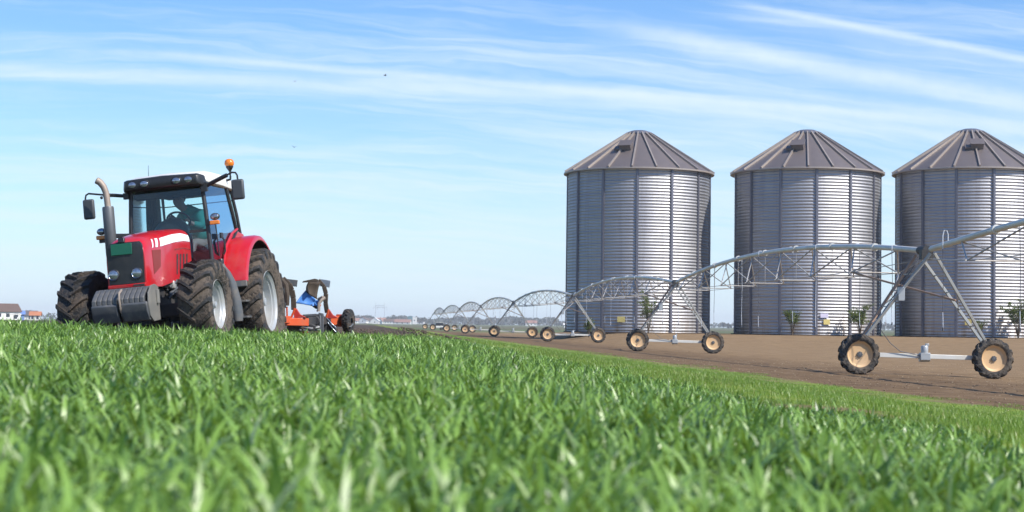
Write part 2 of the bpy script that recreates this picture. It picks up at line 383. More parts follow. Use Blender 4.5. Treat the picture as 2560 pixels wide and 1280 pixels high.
for y0, y1, dens, sg, wk in ((1.15, 2.2, 1500, 6, 1.), (2.2, 4, 1600, 6, 1.), (4, 8, 1350, 5, 1.), (8, 15, 1000, 4, 1.), (15, 24, 700, 4, 1.1), (24, 40, 500, 3, 1.3), (40, 64, 300, 2, 1.9)):
    x, y = scatter(y0, y1, .46, dens / 5.3, incrop); npl = len(x); k = RNG.integers(4, 8, npl)
    tp = np.repeat(RNG.random(npl), k); sp_ = .011 + .010 * (y0 > 15)
    x = np.repeat(x, k) + RNG.normal(0, sp_, k.sum()); y = np.repeat(y, k) + RNG.normal(0, sp_, k.sum()); n = len(x)
    P = np.stack([x, y, ground_z(x, y) - .005], -1)
    hgt = (.72 + .46 * vnoise(x, y, .32, 2)) * (1 - .5 * sstep(-2.5, .3, s_of(x, y)))
    L = (.10 + .11 * RNG.random(n)) * hgt; W = (.0105 + .0095 * RNG.random(n)) * wk
    lean = np.abs(RNG.normal(.58, .36, n)); droop = np.abs(RNG.normal(1.55, .75, n))
    flop = RNG.random(n) < .25; lean[flop] += .35; droop[flop] += .8
    P[:, 2] += np.where(RNG.random(n) < .85, .02 + .10 * RNG.random(n), 0) * (1 - .5 * sstep(-2.5, .3, s_of(x, y)))
    tone = np.clip(.45 * RNG.random(n) + .38 * tp + .5 * (vnoise(x, y, .45, 3) - .5) + (RNG.random(n) < .09) * .45, 0, 1)
    parts.append(blades('w', P, L, W, lean, droop, None, sg, tone))
tag(leaf_object('wheat_crop', parts, M['wheat']), 'dense young green wheat with long arching leaves filling the foreground', 'wheat crop', kind='stuff')
parts = []
inverge = lambda x, y: (s_of(x, y) > -.5) & (s_of(x, y) < 7.2 + (vnoise(x, y, 2.2, 6) - .5) * 2.2) & (vnoise(x, y, 1.3, 9) > .28)
for y0, y1, dens, sg, wk in ((3, 12, 700, 3, 1.), (12, 24, 560, 3, 1.), (24, 45, 280, 2, 1.5), (45, 80, 90, 2, 2.6), (80, 150, 18, 2, 5.)):
    x, y = scatter(y0, y1, .46, dens, inverge); n = len(x)
    P = np.stack([x, y, ground_z(x, y) - .004], -1); s = s_of(x, y)
    fade = 1 - .5 * sstep(0, 6.8, s)
    L = (.035 + .06 * RNG.random(n)) * fade; W = (.0035 + .003 * RNG.random(n)) * wk
    lean = np.abs(RNG.normal(.35, .3, n)); droop = np.abs(RNG.normal(.7, .5, n))
    tone = np.clip(.5 * RNG.random(n) + .5 * vnoise(x, y, 1.5, 4) + (RNG.random(n) < .06) * .5, 0, 1)
    parts.append(blades('v', P, L, W, lean, droop, None, sg, tone))
tag(leaf_object('verge_grass', parts, M['verge']), 'short patchy grass on the bank between wheat and bare soil', 'grass', kind='stuff')

# ------------------------------------------------------------------ clods and straw bits
ICO_V = []; 
def ico():
    bm = bmesh.new(); bmesh.ops.create_icosphere(bm, subdivisions=1, radius=1)
    v = np.array([p.co[:] for p in bm.verts]); f = np.array([[q.index for q in p.verts] for p in bm.faces]); bm.free(); return v, f
IV, IF = ico()
def lumps(name, x, y, r, mat, label, cat, flat=.7, sink=.3):
    n = len(x); sc = r[:, None] * (.6 + .8 * RNG.random((n, 3))); sc[:, 2] *= flat
    V = IV[None] * sc[:, None, :] * (1 + .35 * (RNG.random((n, len(IV), 1)) - .5))
    a = RNG.random(n) * 2 * PI; c, s = np.cos(a)[:, None], np.sin(a)[:, None]
    V = np.stack([V[..., 0] * c - V[..., 1] * s, V[..., 0] * s + V[..., 1] * c, V[..., 2]], -1)
    V += np.stack([x, y, ground_z(x, y) + r * flat * (1 - 2 * sink)], -1)[:, None, :]
    F = (IF[None] + (np.arange(n) * len(IV))[:, None, None]).reshape(-1, 3)
    return tag(link(name, np_mesh(name, V.reshape(-1, 3), F, mat)), label, cat, kind='stuff')
inplow = lambda x, y: (s_of(x, y) < .6) & (y > y_edge(x) + .15) & (x > -14)
x1, y1 = scatter(22, 48, .40, 14, inplow); x2, y2 = scatter(48, 150, .2, 3, inplow); x3, y3 = scatter(24, 60, .2, 16, inplow)
x = np.concatenate([x1, x2, x3]); y = np.concatenate([y1, y2, y3])
lumps('soil_clods', x, y, .03 + .10 * RNG.random(len(x)) ** 2.2, M['clod'], 'dark broken clods of freshly ploughed earth behind the wheat', 'soil')
insoil = lambda x, y: (s_of(x, y) > 6.6) & (s_of(x, y) < 60)
x1, y1 = scatter(18, 45, .5, 9, insoil); x2, y2 = scatter(45, 110, .5, .6, insoil)
x = np.concatenate([x1, x2]); y = np.concatenate([y1, y2])
lumps('soil_crumbs', x, y, .006 + .016 * RNG.random(len(x)) ** 3, M['crumb'], 'fine crumbs of dried brown soil under the irrigation line', 'soil')
x1, y1 = scatter(18, 70, .5, 4.5, insoil); k = RNG.random(len(x1)) < .75
lumps('straw_bits', x1[k], y1[k], .006 + .016 * RNG.random(k.sum()) ** 2, M['straw'], 'pale straw bits scattered over the bare brown soil', 'straw', .35, .1)

# ------------------------------------------------------------------ wheels with lugged tyres (axis along local Y)
def tyre_mb(Rt, w, rr, nl, lh, bar=.045, seg=48, sweep=.30, flip=1):
    b = MB(); h = w / 2; Rc = Rt - lh
    prof = [(rr * .97, -h * .62), (rr * 1.02, -h * .80), (rr + (Rc - rr) * .35, -h * .98), (rr + (Rc - rr) * .65, -h), (Rc * .965, -h * .93), (Rc * .99, -h * .78), (Rc, -h * .4), (Rc, 0)]
    prof = prof + [(r_, -y) for r_, y in prof[-2::-1]]
    b.lathe(prof, seg, ax='y')
    for side in (-1, 1):
        for k in range(nl):
            a0 = 2 * PI * (k + (.5 if side > 0 else 0)) / nl
            st = [(-.04, Rt), (.35, Rt), (.75, Rt - .004), (.97, Rt - .035), (1.02, Rt - .13)]
            rings = []
            for j, (t, ro) in enumerate(st):
                y = side * t * h; a = a0 + flip * max(0, t) ** .85 * sweep; bw = bar * (.8 + .5 * min(1, max(t, 0)))
                ri = Rc * .97 if t < .9 else ro - .045
                q = []
                for da, r_ in ((-bw * .75, ri), (-bw * .5, ro), (bw * .5, ro), (bw * .75, ri)):
                    aa = a + da / Rt; q.append((r_ * math.cos(aa), y, r_ * math.sin(aa)))
                rings.append(q)
            b.loft(rings, True, 1)
    return b
def wheel_parts(Rt, w, rr, nl, lh, mt, mr, mh, nhub=8, dish=.3, out=1, bar=.045, seg=48, sweep=.3, flip=1, hubr=.28, prot=.10, bolt=.016):
    """meshes: rim (lathe), tyre, hub"""
    h = w / 2; o = out
    ty = tyre_mb(Rt, w, rr, nl, lh, bar, seg, sweep, flip)
    ty = ty.mesh('tyre', mt, 30)
    b = MB(); yo = o * h * .80
    prof = [(rr * 1.03, yo + o * .012), (rr * 1.045, yo), (rr * .985, yo - o * .02), (rr * .955, yo - o * .045), (rr * .93, yo - o * .05), (rr * .915, yo - o * h * .30),
            (rr * .88, yo - o * h * .34), (rr * .86, yo - o * h * (.3 + dish)), (rr * .80, yo - o * h * (.36 + dish)), (rr * hubr * 1.25, yo - o * h * (.2 + dish)), (rr * hubr, yo - o * h * (.22 + dish)), (.001, yo - o * h * (.22 + dish))]
    b.lathe(prof, seg, ax='y'); b.lathe([(rr * .9, yo - o * h * .6), (rr * .9, -yo), (rr * 1.03, -yo)], seg, ax='y')
    rim = b.mesh('rim', mr, 40)
    g = MB(); y0 = yo - o * h * (.22 + dish)
    g.lathe([(rr * hubr * .98, y0 - o * .01), (rr * hubr * .95, y0 + o * .02), (rr * hubr * .55, y0 + o * .03), (rr * hubr * .5, y0 + o * prot), (.001, y0 + o * prot * 1.1)], 20, ax='y')
    for k in range(nhub):
        a = 2 * PI * k / nhub; r_ = rr * hubr * .8
        g.lathe([(bolt, y0), (bolt, y0 + o * .045), (.001, y0 + o * .046)], 6, (r_ * math.cos(a), 0, r_ * math.sin(a)), 'y')
    return ty, rim, g.mesh('hub', mh, 40)

# ------------------------------------------------------------------ red tractor (local: X forward, Y to its left, Z up)
TY, TP, TR = R(263.7), R(1.0), R(6.0)
TROT = (TR, TP, TY); TM = Euler(TROT).to_matrix()
TLOC = Vector((-5.2, 27.0, .05)) + TM @ Vector((0, .02, 0))
def build_tractor():
    t = tag(empty('tractor', TLOC, TROT), 'red tractor with black cab roof lights, leaning as it pulls a plough', 'tractor')
    # bonnet
    X = np.array([1.33, 1.7, 2.2, 2.8, 3.2, 3.34, 3.41]); ZT = np.array([1.925, 1.905, 1.87, 1.80, 1.735, 1.695, 1.645]); HW = np.array([.345, .343, .338, .325, .315, .308, .295]); ZB = np.array([1.16, 1.13, 1.05, .965, .955, .955, .965])
    zt = lambda x: float(np.interp(x, X, ZT)); hw = lambda x: float(np.interp(x, X, HW)); zb = lambda x: float(np.interp(x, X, ZB))
    def ysurf(x, z):
        q = max(0, min(1, (z - (zt(x) - .28)) / .28)); return hw(x) * (1 - q ** 3) ** (1 / 3)
    rings = []
    for x in X:
        x = float(x); p = []; zs = [zb(x), zt(x) - .45, zt(x) - .28]
        arc = [zt(x) - .28 + .28 * q for q in (.35, .6, .78, .89, .95, .985)]
        for z in zs + arc: p.append((x, ysurf(x, z), z))
        p.append((x, 0, zt(x)))
        rings.append([(x, -y, z) for _, y, z in p] + [(x, y, z) for _, y, z in p[-2::-1]])
    b = MB(); b.loft(rings, True)
    hood = b.build('bonnet', M['red'], t, 40, .008)
    # grille with frame, plate, emblem and headlamps
    def gy(z): return float(np.interp(z, [1.03, 1.5, 1.60, 1.645], [.268, .278, .262, .225]))
    b = MB(); zz = [1.03, 1.2, 1.35, 1.5, 1.57, 1.61, 1.645]; yy = [-1, -.8, -.4, 0, .4, .8, 1]
    rg = []
    for z in zz:
        rg.append([(3.425 + .03 * (1 - u * u) - (.02 if z > 1.63 else 0), u * gy(z), z) for u in yy])
    b.loft(rg, False, close=False)
    rb = [[(3.37, p[1] * 1.0, p[2]) for p in r_] for r_ in rg]
    b.loft([rg[0], rb[0]], False, close=False); b.loft([rg[-1], rb[-1]], False, close=False)
    b.loft([[r_[0] for r_ in rg], [r_[0] for r_ in rb]], False, close=False); b.loft([[r_[-1] for r_ in rg], [r_[-1] for r_ in rb]], False, close=False)
    gr = b.build('grille', M['black'], t, 40)
    MB().box((3.462, -.035, 1.545), (.012, .32, .165), (0, R(-3), 0)).build('number_plate', M['greenplate'], t, 35, .004)
    MB().box((3.425, -.035, 1.675), (.05, .10, .085), (0, R(-20), 0)).build('badge', M['black'], t, 35, .012)
    for y in (-.185, .17):
        l = MB(); l.lathe([(.085, 3.445), (.09, 3.458), (.078, 3.466), (.07, 3.458)], 28, (0, y, 1.175), 'x'); h = l.build('headlight', M['black'], t)
        l = MB(); l.lathe([(.072, 3.455), (.066, 3.470), (.045, 3.477), (.018, 3.480), (.001, 3.481)], 24, (0, y, 1.175), 'x'); l.build('lens', M['lens'], h)
        l = MB(); l.lathe([(.078, 3.456), (.076, 3.472), (.069, 3.466)], 28, (0, y, 1.175), 'x'); l.build('trim_ring', M['chrome'], h)
    # bumper under the grille
    b = MB(); b.prism([(3.38, .955), (3.455, .975), (3.46, 1.02), (3.40, 1.035), (3.38, 1.03)], -.285, .285, 'y'); b.build('bumper', M['red'], t, 35, .006)
    b = MB(); b.box((3.463, .19, .998), (.012, .16, .03)); b.build('bumper_slot', M['dark'], t)
    # white side stripes, slots and screens, both sides
    def patch(name, top, bot, mat, sgn, n=14, off=.004):
        r1 = []; r2 = []
        tx, tz = zip(*top); bx, bz = zip(*bot)
        V = []; nn = 6
        for i in range(n + 1):
            f = i / n; a = np.array([np.interp(f, np.linspace(0, 1, len(tx)), tx), np.interp(f, np.linspace(0, 1, len(tz)), tz)])
            c = np.array([np.interp(f, np.linspace(0, 1, len(bx)), bx), np.interp(f, np.linspace(0, 1, len(bz)), bz)])
            V.append([(q[0], sgn * (ysurf(q[0], q[1]) + off), q[1]) for q in (a + (c - a) * k / nn for k in range(nn + 1))])
        return MB().loft(V, False, close=False).build(name, mat, t)
    for sg in (1, -1):
        patch('side_stripe', [(1.36, 1.80), (1.65, 1.825), (2.1, 1.79), (2.72, 1.705)], [(1.36, 1.695), (1.65, 1.70), (2.1, 1.665), (2.78, 1.575)], M['white'], sg)
        patch('stripe_dash', [(2.80, 1.705), (2.90, 1.695)], [(2.88, 1.565), (2.98, 1.558)], M['white'], sg, 3)
        patch('stripe_dash', [(2.99, 1.685), (3.04, 1.68)], [(3.07, 1.55), (3.12, 1.545)], M['white'], sg, 3)
        patch('side_screen', [(2.76, 1.53), (3.14, 1.51)], [(2.82, 1.27), (3.12, 1.15)], M['mesh_red'], sg, 5)
        for k in range(4):
            x = 1.52 + k * .155
            patch('cooling_slot', [(x, 1.50 - k * .006), (x + .075, 1.495 - k * .006)], [(x + .10, 1.19 - k * .01), (x + .155, 1.19 - k * .01)], M['dark'], sg, 3)
        patch('panel_seam', [(1.36, 1.575), (1.7, 1.59), (2.15, 1.555)], [(1.36, 1.562), (1.7, 1.577), (2.13, 1.535)], M['mesh_red'], sg, 8)
    # engine, chassis and front axle
    b = MB(); b.box((1.6, 0, .80), (3.2, .44, .46)); b.box((3.0, 0, .78), (.9, .30, .36)); b.box((2.67, 0, .66), (.3, .30, .30))
    b.box((.1, 0, .72), (1.3, .62, .52)); b.box((2.0, 0, 1.05), (1.2, .56, .2)); b.build('chassis', M['dark'], t, 35, .015)
    b = MB(); b.beam((2.67, -.72, .60), (2.67, .72, .60), .17, .20); b.tube([(2.50, -.62, .62), (2.50, .62, .62)], .035, 10)
    for sg in (-1, 1): b.lathe([(.15, sg * .60), (.17, sg * .66), (.16, sg * .80)], 20, (2.67, 0, .62), 'y', cap=True)
    b.build('front_axle', M['dark'], t, 35, .01)
    b = MB(); b.beam((-.2, -.75, .66), (-.2, .75, .66), .26, .26); b.build('rear_axle', M['dark'], t, 35, .02)
    b = MB()
    for k, (y, z) in enumerate(((.30, 1.02), (.33, .95), (.31, .90), (.34, 1.06))):
        b.tube([(2.4, y - .05, z - .1), (2.15, y, z), (1.8, y + .02, z - .03), (1.5, y, z - .12)], .018 + .006 * (k % 2), 8)
    b.lathe([(.07, .0), (.075, .02), (.075, .16), (.06, .18)], 16, (1.95, .36, .82), 'z', cap=True)
    b.build('engine_pipe', M['muffler'], t)
    MB().box((2.22, .30, 1.0), (.22, .07, .13), (0, 0, R(10))).build('engine_cover', M['rim'], t, 35, .02)
    # front weights: slabs side by side
    prof = [(3.52, .50), (3.52, .93), (3.62, .965), (3.74, .955), (3.88, .86), (3.95, .80), (3.955, .73), (3.90, .68), (3.90, .56), (3.82, .47), (3.62, .46)]
    slab = MB().prism(prof, -.034, .034, 'y').mesh('front_weight', M['weight'], 25)
    for k in range(10):
        y = -.335 + k * .077 + (.02 if k > 4 else 0)
        link('front_weight', slab, t, .009, (0, y, 0))
    for y0, y1 in ((-.375, .01), (.068, .455)):
        b = MB(); b.prism([(3.86, .70), (3.945, .74), (3.975, .71), (3.955, .60), (3.87, .465), (3.80, .46)], y0, y1, 'y'); b.build('weight_face', M['weight'], t, 25, .012)
    b = MB(); b.box((3.60, .0, .62), (.28, .66, .14)); b.box((3.45, 0, .80), (.14, .5, .3)); b.build('weight_carrier', M['dark'], t)
    b = MB(); b.tube([(3.86, .058, .93), (3.97, .058, .88), (3.99, .058, .80), (3.96, .058, .66), (3.92, .058, .60)], .018, 8); b.build('tow_pin', M['rusty'], t)
    b = MB(); b.prism([(3.46, .46), (3.46, .95), (3.60, .985), (3.76, .965), (3.90, .86), (3.93, .70), (3.88, .52), (3.75, .44)], .452, .476, 'y'); b.lathe([(.035, .70), (.035, .90)], 12, (3.56, .485, 0), 'z', cap=True)
    b.build('weight_end_plate', M['weight_light'], t, 30, .006)
    # wheels
    fw = wheel_parts(.70, .50, .365, 18, .05, [M['tyre_mud'], M['lug']], M['rim'], M['rim'], 10, .35, 1, .05, 56, .30)
    rw = wheel_parts(.905, .56, .50, 20, .055, [M['tyre_mud'], M['lug']], M['rim'], M['rim'], 10, .42, 1, .058, 64, .26)
    shaded_f = fw[0].copy(); shaded_f.materials[0] = M['tyre_dark']; shaded_f.materials[1] = M['tyre_dark']  # far front tyre: shade put into its colour with a blacker material
    for nm, ms, x, y, z in (('front_wheel', fw, 2.67, .93, .62), ('rear_wheel', rw, -.2, .94, .66)):
        for sg in (1, -1):
            rim = link(nm, ms[1], t, 0, (x, sg * y, z), (0, 0, 0) if sg > 0 else (0, 0, PI))
            ty = ms[0] if not (sg < 0 and nm == 'front_wheel') else shaded_f
            o = link('tyre', ty, rim); link('hub', ms[2], rim)
            if sg < 0: o.rotation_euler = (0, 0, PI)      # keeps the tread pointing the same way
    # rear fenders
    for sg in (1, -1):
        C = (-.1, 0, .70)
        pr = [(1.085, .70), (1.092, .80), (1.092, 1.03), (1.075, 1.09), (1.02, 1.115), (1.0, 1.11), (1.06, 1.075), (1.072, 1.02), (1.07, .70)]
        b = MB(); b.lathe([(r_, sg * y) for r_, y in pr] + [(pr[0][0], sg * pr[0][1])], 40, C, 'y', a0=R(17), a1=R(152))
        f = b.build('rear_fender', M['red'], t, 40)
        b = MB(); b.lathe([(1.06, sg * .72), (1.06, sg * 1.06), (.99, sg * 1.10)], 40, C, 'y', a0=R(18), a1=R(160)); b.build('fender_liner', M['black'], f)
        a = R(14); b = MB(); b.box((C[0] + 1.075 * math.cos(a), sg * .92, C[2] + 1.075 * math.sin(a)), (.05, .38, .10), (0, R(-14), 0)); b.build('mud_flap', M['grey'], f, 35, .01)
        # inner wing panel rising to the cab
        poly = [(.98, 1.0), (.80, 1.30), (.55, 1.60), (.20, 1.80), (-.15, 1.90), (-.55, 1.86), (-.9, 1.5), (-1.0, 1.1), (-.3, .9)]
        b = MB(); b.prism(poly, sg * .665, sg * .705, 'y'); b.build('wing_panel', M['red'], t, 35, .01)
        b = MB(); b.tube([(.99, sg * .715, 1.0), (.83, sg * .72, 1.32), (.58, sg * .72, 1.63), (.22, sg * .72, 1.83), (-.14, sg * .72, 1.93)], .02, 8); b.build('wing_edge', M['red'], t)
    # fuel tank neck and steps (both sides)
    for sg in (1, -1):
        rings = []
        for x, y, z, rx, ry in ((1.26, .80, 1.30, .045, .05), (1.25, .82, 1.24, .05, .055), (1.20, .86, 1.16, .07, .065), (1.14, .90, .98, .10, .085), (1.08, .93, .70, .12, .095), (1.06, .94, .45, .12, .095), (1.07, .94, .36, .10, .08)):
            rings.append([(x + rx * math.cos(q), sg * (y + ry * math.sin(q)), z) for q in [2 * PI * k / 18 for k in range(18)]])
        b = MB(); b.loft(rings); tk = b.build('fuel_tank', M['grey'], t, 45)
        b = MB(); b.lathe([(.05, 1.295), (.052, 1.36), (.045, 1.375)], 16, (1.26, sg * .80, 0), 'z', cap=True); b.build('tank_cap', M['black'], tk)
        b = MB(); b.prism([(.92, 1.08), (.72, 1.06), (.58, .92), (.55, .42), (.60, .42), (.63, .88), (.76, 1.0), (.90, 1.02)], sg * .80, sg * 1.02, 'y')
        b.prism([(.92, 1.0), (.66, .92), (.60, .45), (.86, .45)], sg * .74, sg * .79, 'y'); st = b.build('step_frame', M['black'], t, 35, .012)
        for z in (.42, .68): MB().box((.70, sg * .92, z), (.30, .26, .035)).build('step', M['grey'], st, 35, .008)
        MB().box((.95, sg * .60, .70), (.55, .32, .6)).build('side_tank', M['dark'], t, 35, .04)
    # cab structure
    for sg in (1, -1):
        b = MB(); b.tube([(1.30, sg * .672, 1.02), (1.285, sg * .66, 1.55), (1.26, sg * .625, 2.15), (1.24, sg * .59, 2.62)], .036, 10); b.build('front_pillar', M['black'], t)
        b = MB(); b.tube([(.55, sg * .705, 1.52), (-.13, sg * .705, 1.90), (-.06, sg * .69, 2.15), (.07, sg * .64, 2.64)], .030, 10); b.build('rear_pillar', M['black'], t)
        b = MB(); b.tube([(-.52, sg * .66, 1.86), (-.46, sg * .64, 2.2), (-.34, sg * .60, 2.66)], .028, 10); b.build('corner_pillar', M['black'], t)
        b = MB(); b.add([(1.25, sg * .655, 1.06), (.90, sg * .70, 1.10), (.56, sg * .70, 1.52), (.18, sg * .70, 1.76), (-.11, sg * .70, 1.92), (.06, sg * .64, 2.62), (1.21, sg * .60, 2.62)], [(0, 1, 2, 3, 4, 5, 6)]); b.build('door_glass', M['glass_side'], t)
        b = MB(); b.add([(-.14, sg * .70, 1.92), (-.50, sg * .66, 1.88), (-.34, sg * .60, 2.64), (.03, sg * .64, 2.64)], [(0, 1, 2, 3)]); b.build('quarter_glass', M['glass'], t)
        b = MB(); b.tube([(.82, sg * .73, 1.75), (.82, sg * .76, 1.70), (.82, sg * .76, 1.52), (.82, sg * .73, 1.47)], .016, 8); b.box((.84, sg * .725, 1.78), (.12, .03, .09)); b.build('door_handle', M['black'], t, 35)
        b = MB(); b.beam((1.27, sg * .66, 1.86), (1.30, sg * .34, 1.86), .04, .045); b.build('windscreen_sill', M['black'], t)
    b = MB(); b.add([(1.29, -.645, 1.82), (1.29, .645, 1.82), (1.245, .575, 2.60), (1.245, -.575, 2.60)], [(0, 1, 2, 3)]); b.build('windscreen', M['glass'], t)
    for sg in (1, -1):
        b = MB(); b.add([(1.30, sg * .34, 1.08), (1.30, sg * .66, 1.08), (1.285, sg * .65, 1.84), (1.285, sg * .345, 1.84)], [(0, 1, 2, 3)]); b.build('lower_window', M['glass'], t)
    b = MB(); b.add([(-.51, -.64, 1.90), (-.51, .64, 1.90), (-.35, .58, 2.64), (-.35, -.58, 2.64)], [(0, 1, 2, 3)]); b.build('rear_window', M['glass'], t)
    b = MB(); b.beam((-.52, -.66, 1.88), (-.52, .66, 1.88), .05, .05); b.beam((-.36, -.6, 2.62), (-.36, .6, 2.62), .05, .06); b.tube([(-.42, -.62, 2.44), (-.42, .62, 2.44)], .01, 6); b.build('rear_window_frame', M['black'], t)
    b = MB(); b.box((.35, 0, 1.15), (1.75, 1.28, .36)); b.box((-.35, 0, 1.55), (.38, 1.28, .60)); b.box((.4, 0, .96), (1.2, 1.0, .3)); b.build('cab_floor', M['interior'], t, 35, .03)
    MB().box((1.1, .49, 1.30), (.30, .30, .50)).build('footwell_panel', M['mesh_red'], t, 35, .04)
    b = MB(); b.loft([[(x, -.04 + w_ * math.cos(a_), z0 + (z1 - z0) * max(0, math.sin(a_)) - (.6 if math.sin(a_) < -.01 else 0)) for a_ in [2 * PI * k_ / 24 for k_ in range(24)]] for x, w_, z0, z1 in ((1.22, .26, 1.80, 2.02), (1.12, .30, 1.80, 2.11), (.95, .31, 1.80, 2.15), (.84, .28, 1.82, 2.12), (.82, .26, 1.84, 2.09))]); b.build('dashboard', M['dash'], t, 40)
    b = MB(); b.tube([(.74 + .05 * math.sin(a) * 2.6, .19 * math.cos(a), 2.10 + .13 * math.sin(a)) for a in np.linspace(0, 2 * PI, 29)], .017, 8, False); b.tube([(.95, 0, 1.95), (.74, 0, 2.10)], .03, 8)
    for q in (0, 2.1, 4.2): b.tube([(.74, 0, 2.10), (.74 + .05 * math.sin(q) * 2.6, .19 * math.cos(q), 2.10 + .13 * math.sin(q))], .012, 6)
    b.build('steering_wheel', M['black'], t)
    b = MB(); b.box((.15, .12, 1.62), (.48, .50, .14)); b.box((-.10, .12, 1.88), (.13, .46, .46), (0, R(-10), 0)); b.box((.1, .02, 1.45), (.3, .3, .3)); b.build('seat', M['interior'], t, 35, .05)
    b = MB(); b.box((.1, -.46, 1.78), (.55, .16, .20)); b.tube([(.3, -.43, 1.88), (.33, -.42, 2.05)], .012, 6); b.sphere((.33, -.42, 2.07), .03); b.build('control_console', M['interior'], t, 35, .03)
    b = MB(); b.beam((-.1, -.64, 1.9), (.02, -.60, 2.62), .20, .08, (0, 1, 0)); b.build('inner_pillar_trim', M['interior'], t)
    # roof and visor
    def roofring(x, h, z0, z1, r=.07):
        q = []
        for y, z in ((-h, z0), (-h - .005, z0 + .05), (-h + r * .3, z1 - r * .5), (-h + r * 1.6, z1), (0, z1 + .02)): q.append((x, y, z))
        return q + [(x, -y, z) for _, y, z in q[-2::-1]]
    b = MB(); b.loft([roofring(x, h, z0, z1) for x, h, z0, z1 in ((-.86, .54, 2.61, 2.66), (-.80, .60, 2.59, 2.72), (-.45, .67, 2.60, 2.79), (.4, .70, 2.625, 2.845), (1.0, .69, 2.635, 2.845), (1.25, .66, 2.645, 2.80), (1.36, .60, 2.66, 2.77))]); rf = b.build('roof', M['roofwhite'], t, 40, .01)
    b = MB(); b.loft([roofring(x, h, z0, z1, .04) for x, h, z0, z1 in ((1.02, .665, 2.585, 2.70), (1.30, .665, 2.58, 2.765), (1.42, .645, 2.582, 2.772), (1.485, .60, 2.60, 2.755), (1.50, .57, 2.625, 2.735))]); vz = b.build('roof_visor', M['black'], t, 45, .008)
    b = MB(); b.box((.1, 0, 2.60), (1.5, 1.2, .05)); b.box((1.10, 0, 2.525), (.10, 1.12, .15)); b.build('headliner', M['interior'], t, 35, .02)
    b = MB(); b.tube([(1.20, -.55, 2.50), (1.16, -.2, 2.5), (1.16, .2, 2.5), (1.2, .55, 2.5)], .035, 8); b.build('sun_blind', M['interior'], t)
    for y in (-.475, -.275, .255, .45):
        x = 1.497 if abs(y) < .4 else 1.485
        l = MB(); l.lathe([(.085, x - .03), (.09, x + .006), (.074, x + .014), (.07, x)], 24, (0, y, 2.68), 'x'); l.v = [(p[0], p[1], 2.68 + (p[2] - 2.68) * .78) for p in l.v]; h = l.build('work_light', M['black'], t)
        l = MB(); l.lathe([(.072, x + .002), (.06, x + .016), (.03, x + .024), (.001, x + .026)], 20, (0, y, 2.68), 'x'); l.v = [(p[0], p[1], 2.68 + (p[2] - 2.68) * .78) for p in l.v]; l.build('lens', M['lens'], h)
    b = MB(); b.tube([(.4, -.57, 2.80), (.4, -.55, 3.10)], [.006, .003], 6); b.build('antenna', M['black'], t)
    # exhaust
    y0 = -.865; b = MB(); b.lathe([(.07, 1.55), (.092, 1.58), (.092, 2.34), (.085, 2.365), (.05, 2.37)], 24, (1.6, y0, 0), 'z'); ex = b.build('exhaust', M['muffler'], t, 40)
    pts = [(1.6, y0, 2.36), (1.6, y0 - .005, 2.50), (1.6, y0 - .015, 2.60), (1.61, y0 - .04, 2.69), (1.62, y0 - .085, 2.76), (1.63, y0 - .135, 2.80)]
    b = MB(); b.tube(pts, [.05, .05, .05, .052, .055, .058], 16); b.build('tailpipe', M['rusty'], ex, 40)
    b = MB(); b.tube([(1.629, y0 - .132, 2.799), (1.631, y0 - .142, 2.806)], .046, 14); b.build('pipe_mouth', M['black'], ex)
    b = MB(); b.beam((1.6, -.80, 1.9), (1.30, -.66, 1.9), .05, .05); b.build('exhaust_bracket', M['black'], ex)
    # mirrors
    b = MB(); b.tube([(1.28, .62, 2.55), (1.32, .86, 2.635), (1.35, 1.05, 2.70)], .034, 10); b.tube([(1.35, 1.02, 2.69), (1.35, 1.13, 2.735), (1.35, 1.19, 2.725), (1.35, 1.215, 2.68), (1.35, 1.22, 2.46)], .015, 8); b.box((1.31, .65, 2.55), (.08, .10, .14)); a = b.build('mirror_arm', M['black'], t)
    b = MB(); b.box((1.37, 1.215, 2.45), (.07, .205, .325)); b.build('mirror', M['mirror_back'], t, 35, .03)
    b = MB(); b.tube([(1.28, -.63, 2.53), (1.32, -.85, 2.565), (1.35, -1.02, 2.585)], .030, 10); b.tube([(1.35, -1.0, 2.585), (1.35, -1.26, 2.632), (1.35, -1.305, 2.61), (1.35, -1.32, 2.56), (1.35, -1.315, 2.40)], .015, 8); b.box((1.31, -.65, 2.53), (.08, .08, .10)); b.sphere((1.35, -1.05, 2.545), .025); b.build('mirror_arm', M['black'], t)
    b = MB(); b.box((1.37, -1.265, 2.375), (.07, .19, .325)); b.build('mirror', M['mirror_back'], t, 35, .03)
    # beacon
    b = MB(); b.tube([(.14, .69, 2.74), (.14, .755, 2.75), (.14, .76, 2.80)], .02, 8); b.lathe([(.014, 2.79), (.016, 2.88), (.05, 2.935), (.062, 2.955), (.062, 2.985)], 18, (.14, .76, 0), 'z', cap=True); bc = b.build('beacon', M['black'], t, 40)
    b = MB(); b.lathe([(.062, 2.975), (.078, 3.0), (.082, 3.03), (.072, 3.065), (.045, 3.09), (.001, 3.098)], 20, (.14, .76, 0), 'z'); b.build('beacon_dome', M['amber'], bc, 60)
    # indicator clusters on the front pillars
    for sg, x, y, dz in ((1, 1.32, .785, 0), (-1, 1.45, -1.06, -.07)):
        b = MB(); b.beam((1.28, sg * .64, 1.97 + dz), (x, y, 1.965 + dz), .05, .06); b.tube([(x, y, 1.93 + dz), (x + .0, y + sg * .02, 1.42)], .011, 8) if sg > 0 else b.box((x - .02, y, 1.93 + dz), (.05, .1, .1)); cl = b.build('lamp_bracket', M['black'], t)
        b = MB(); b.sphere((x, y + .0, 2.06 + dz), .08, 18, 10, sc=(.5, 1, .72)); b.build('side_lamp', M['black'], cl)
        b = MB(); b.sphere((x + .026, y + .0, 2.06 + dz), .066, 18, 10, sc=(.4, 1, .70)); b.build('lens', M['lens'], cl)
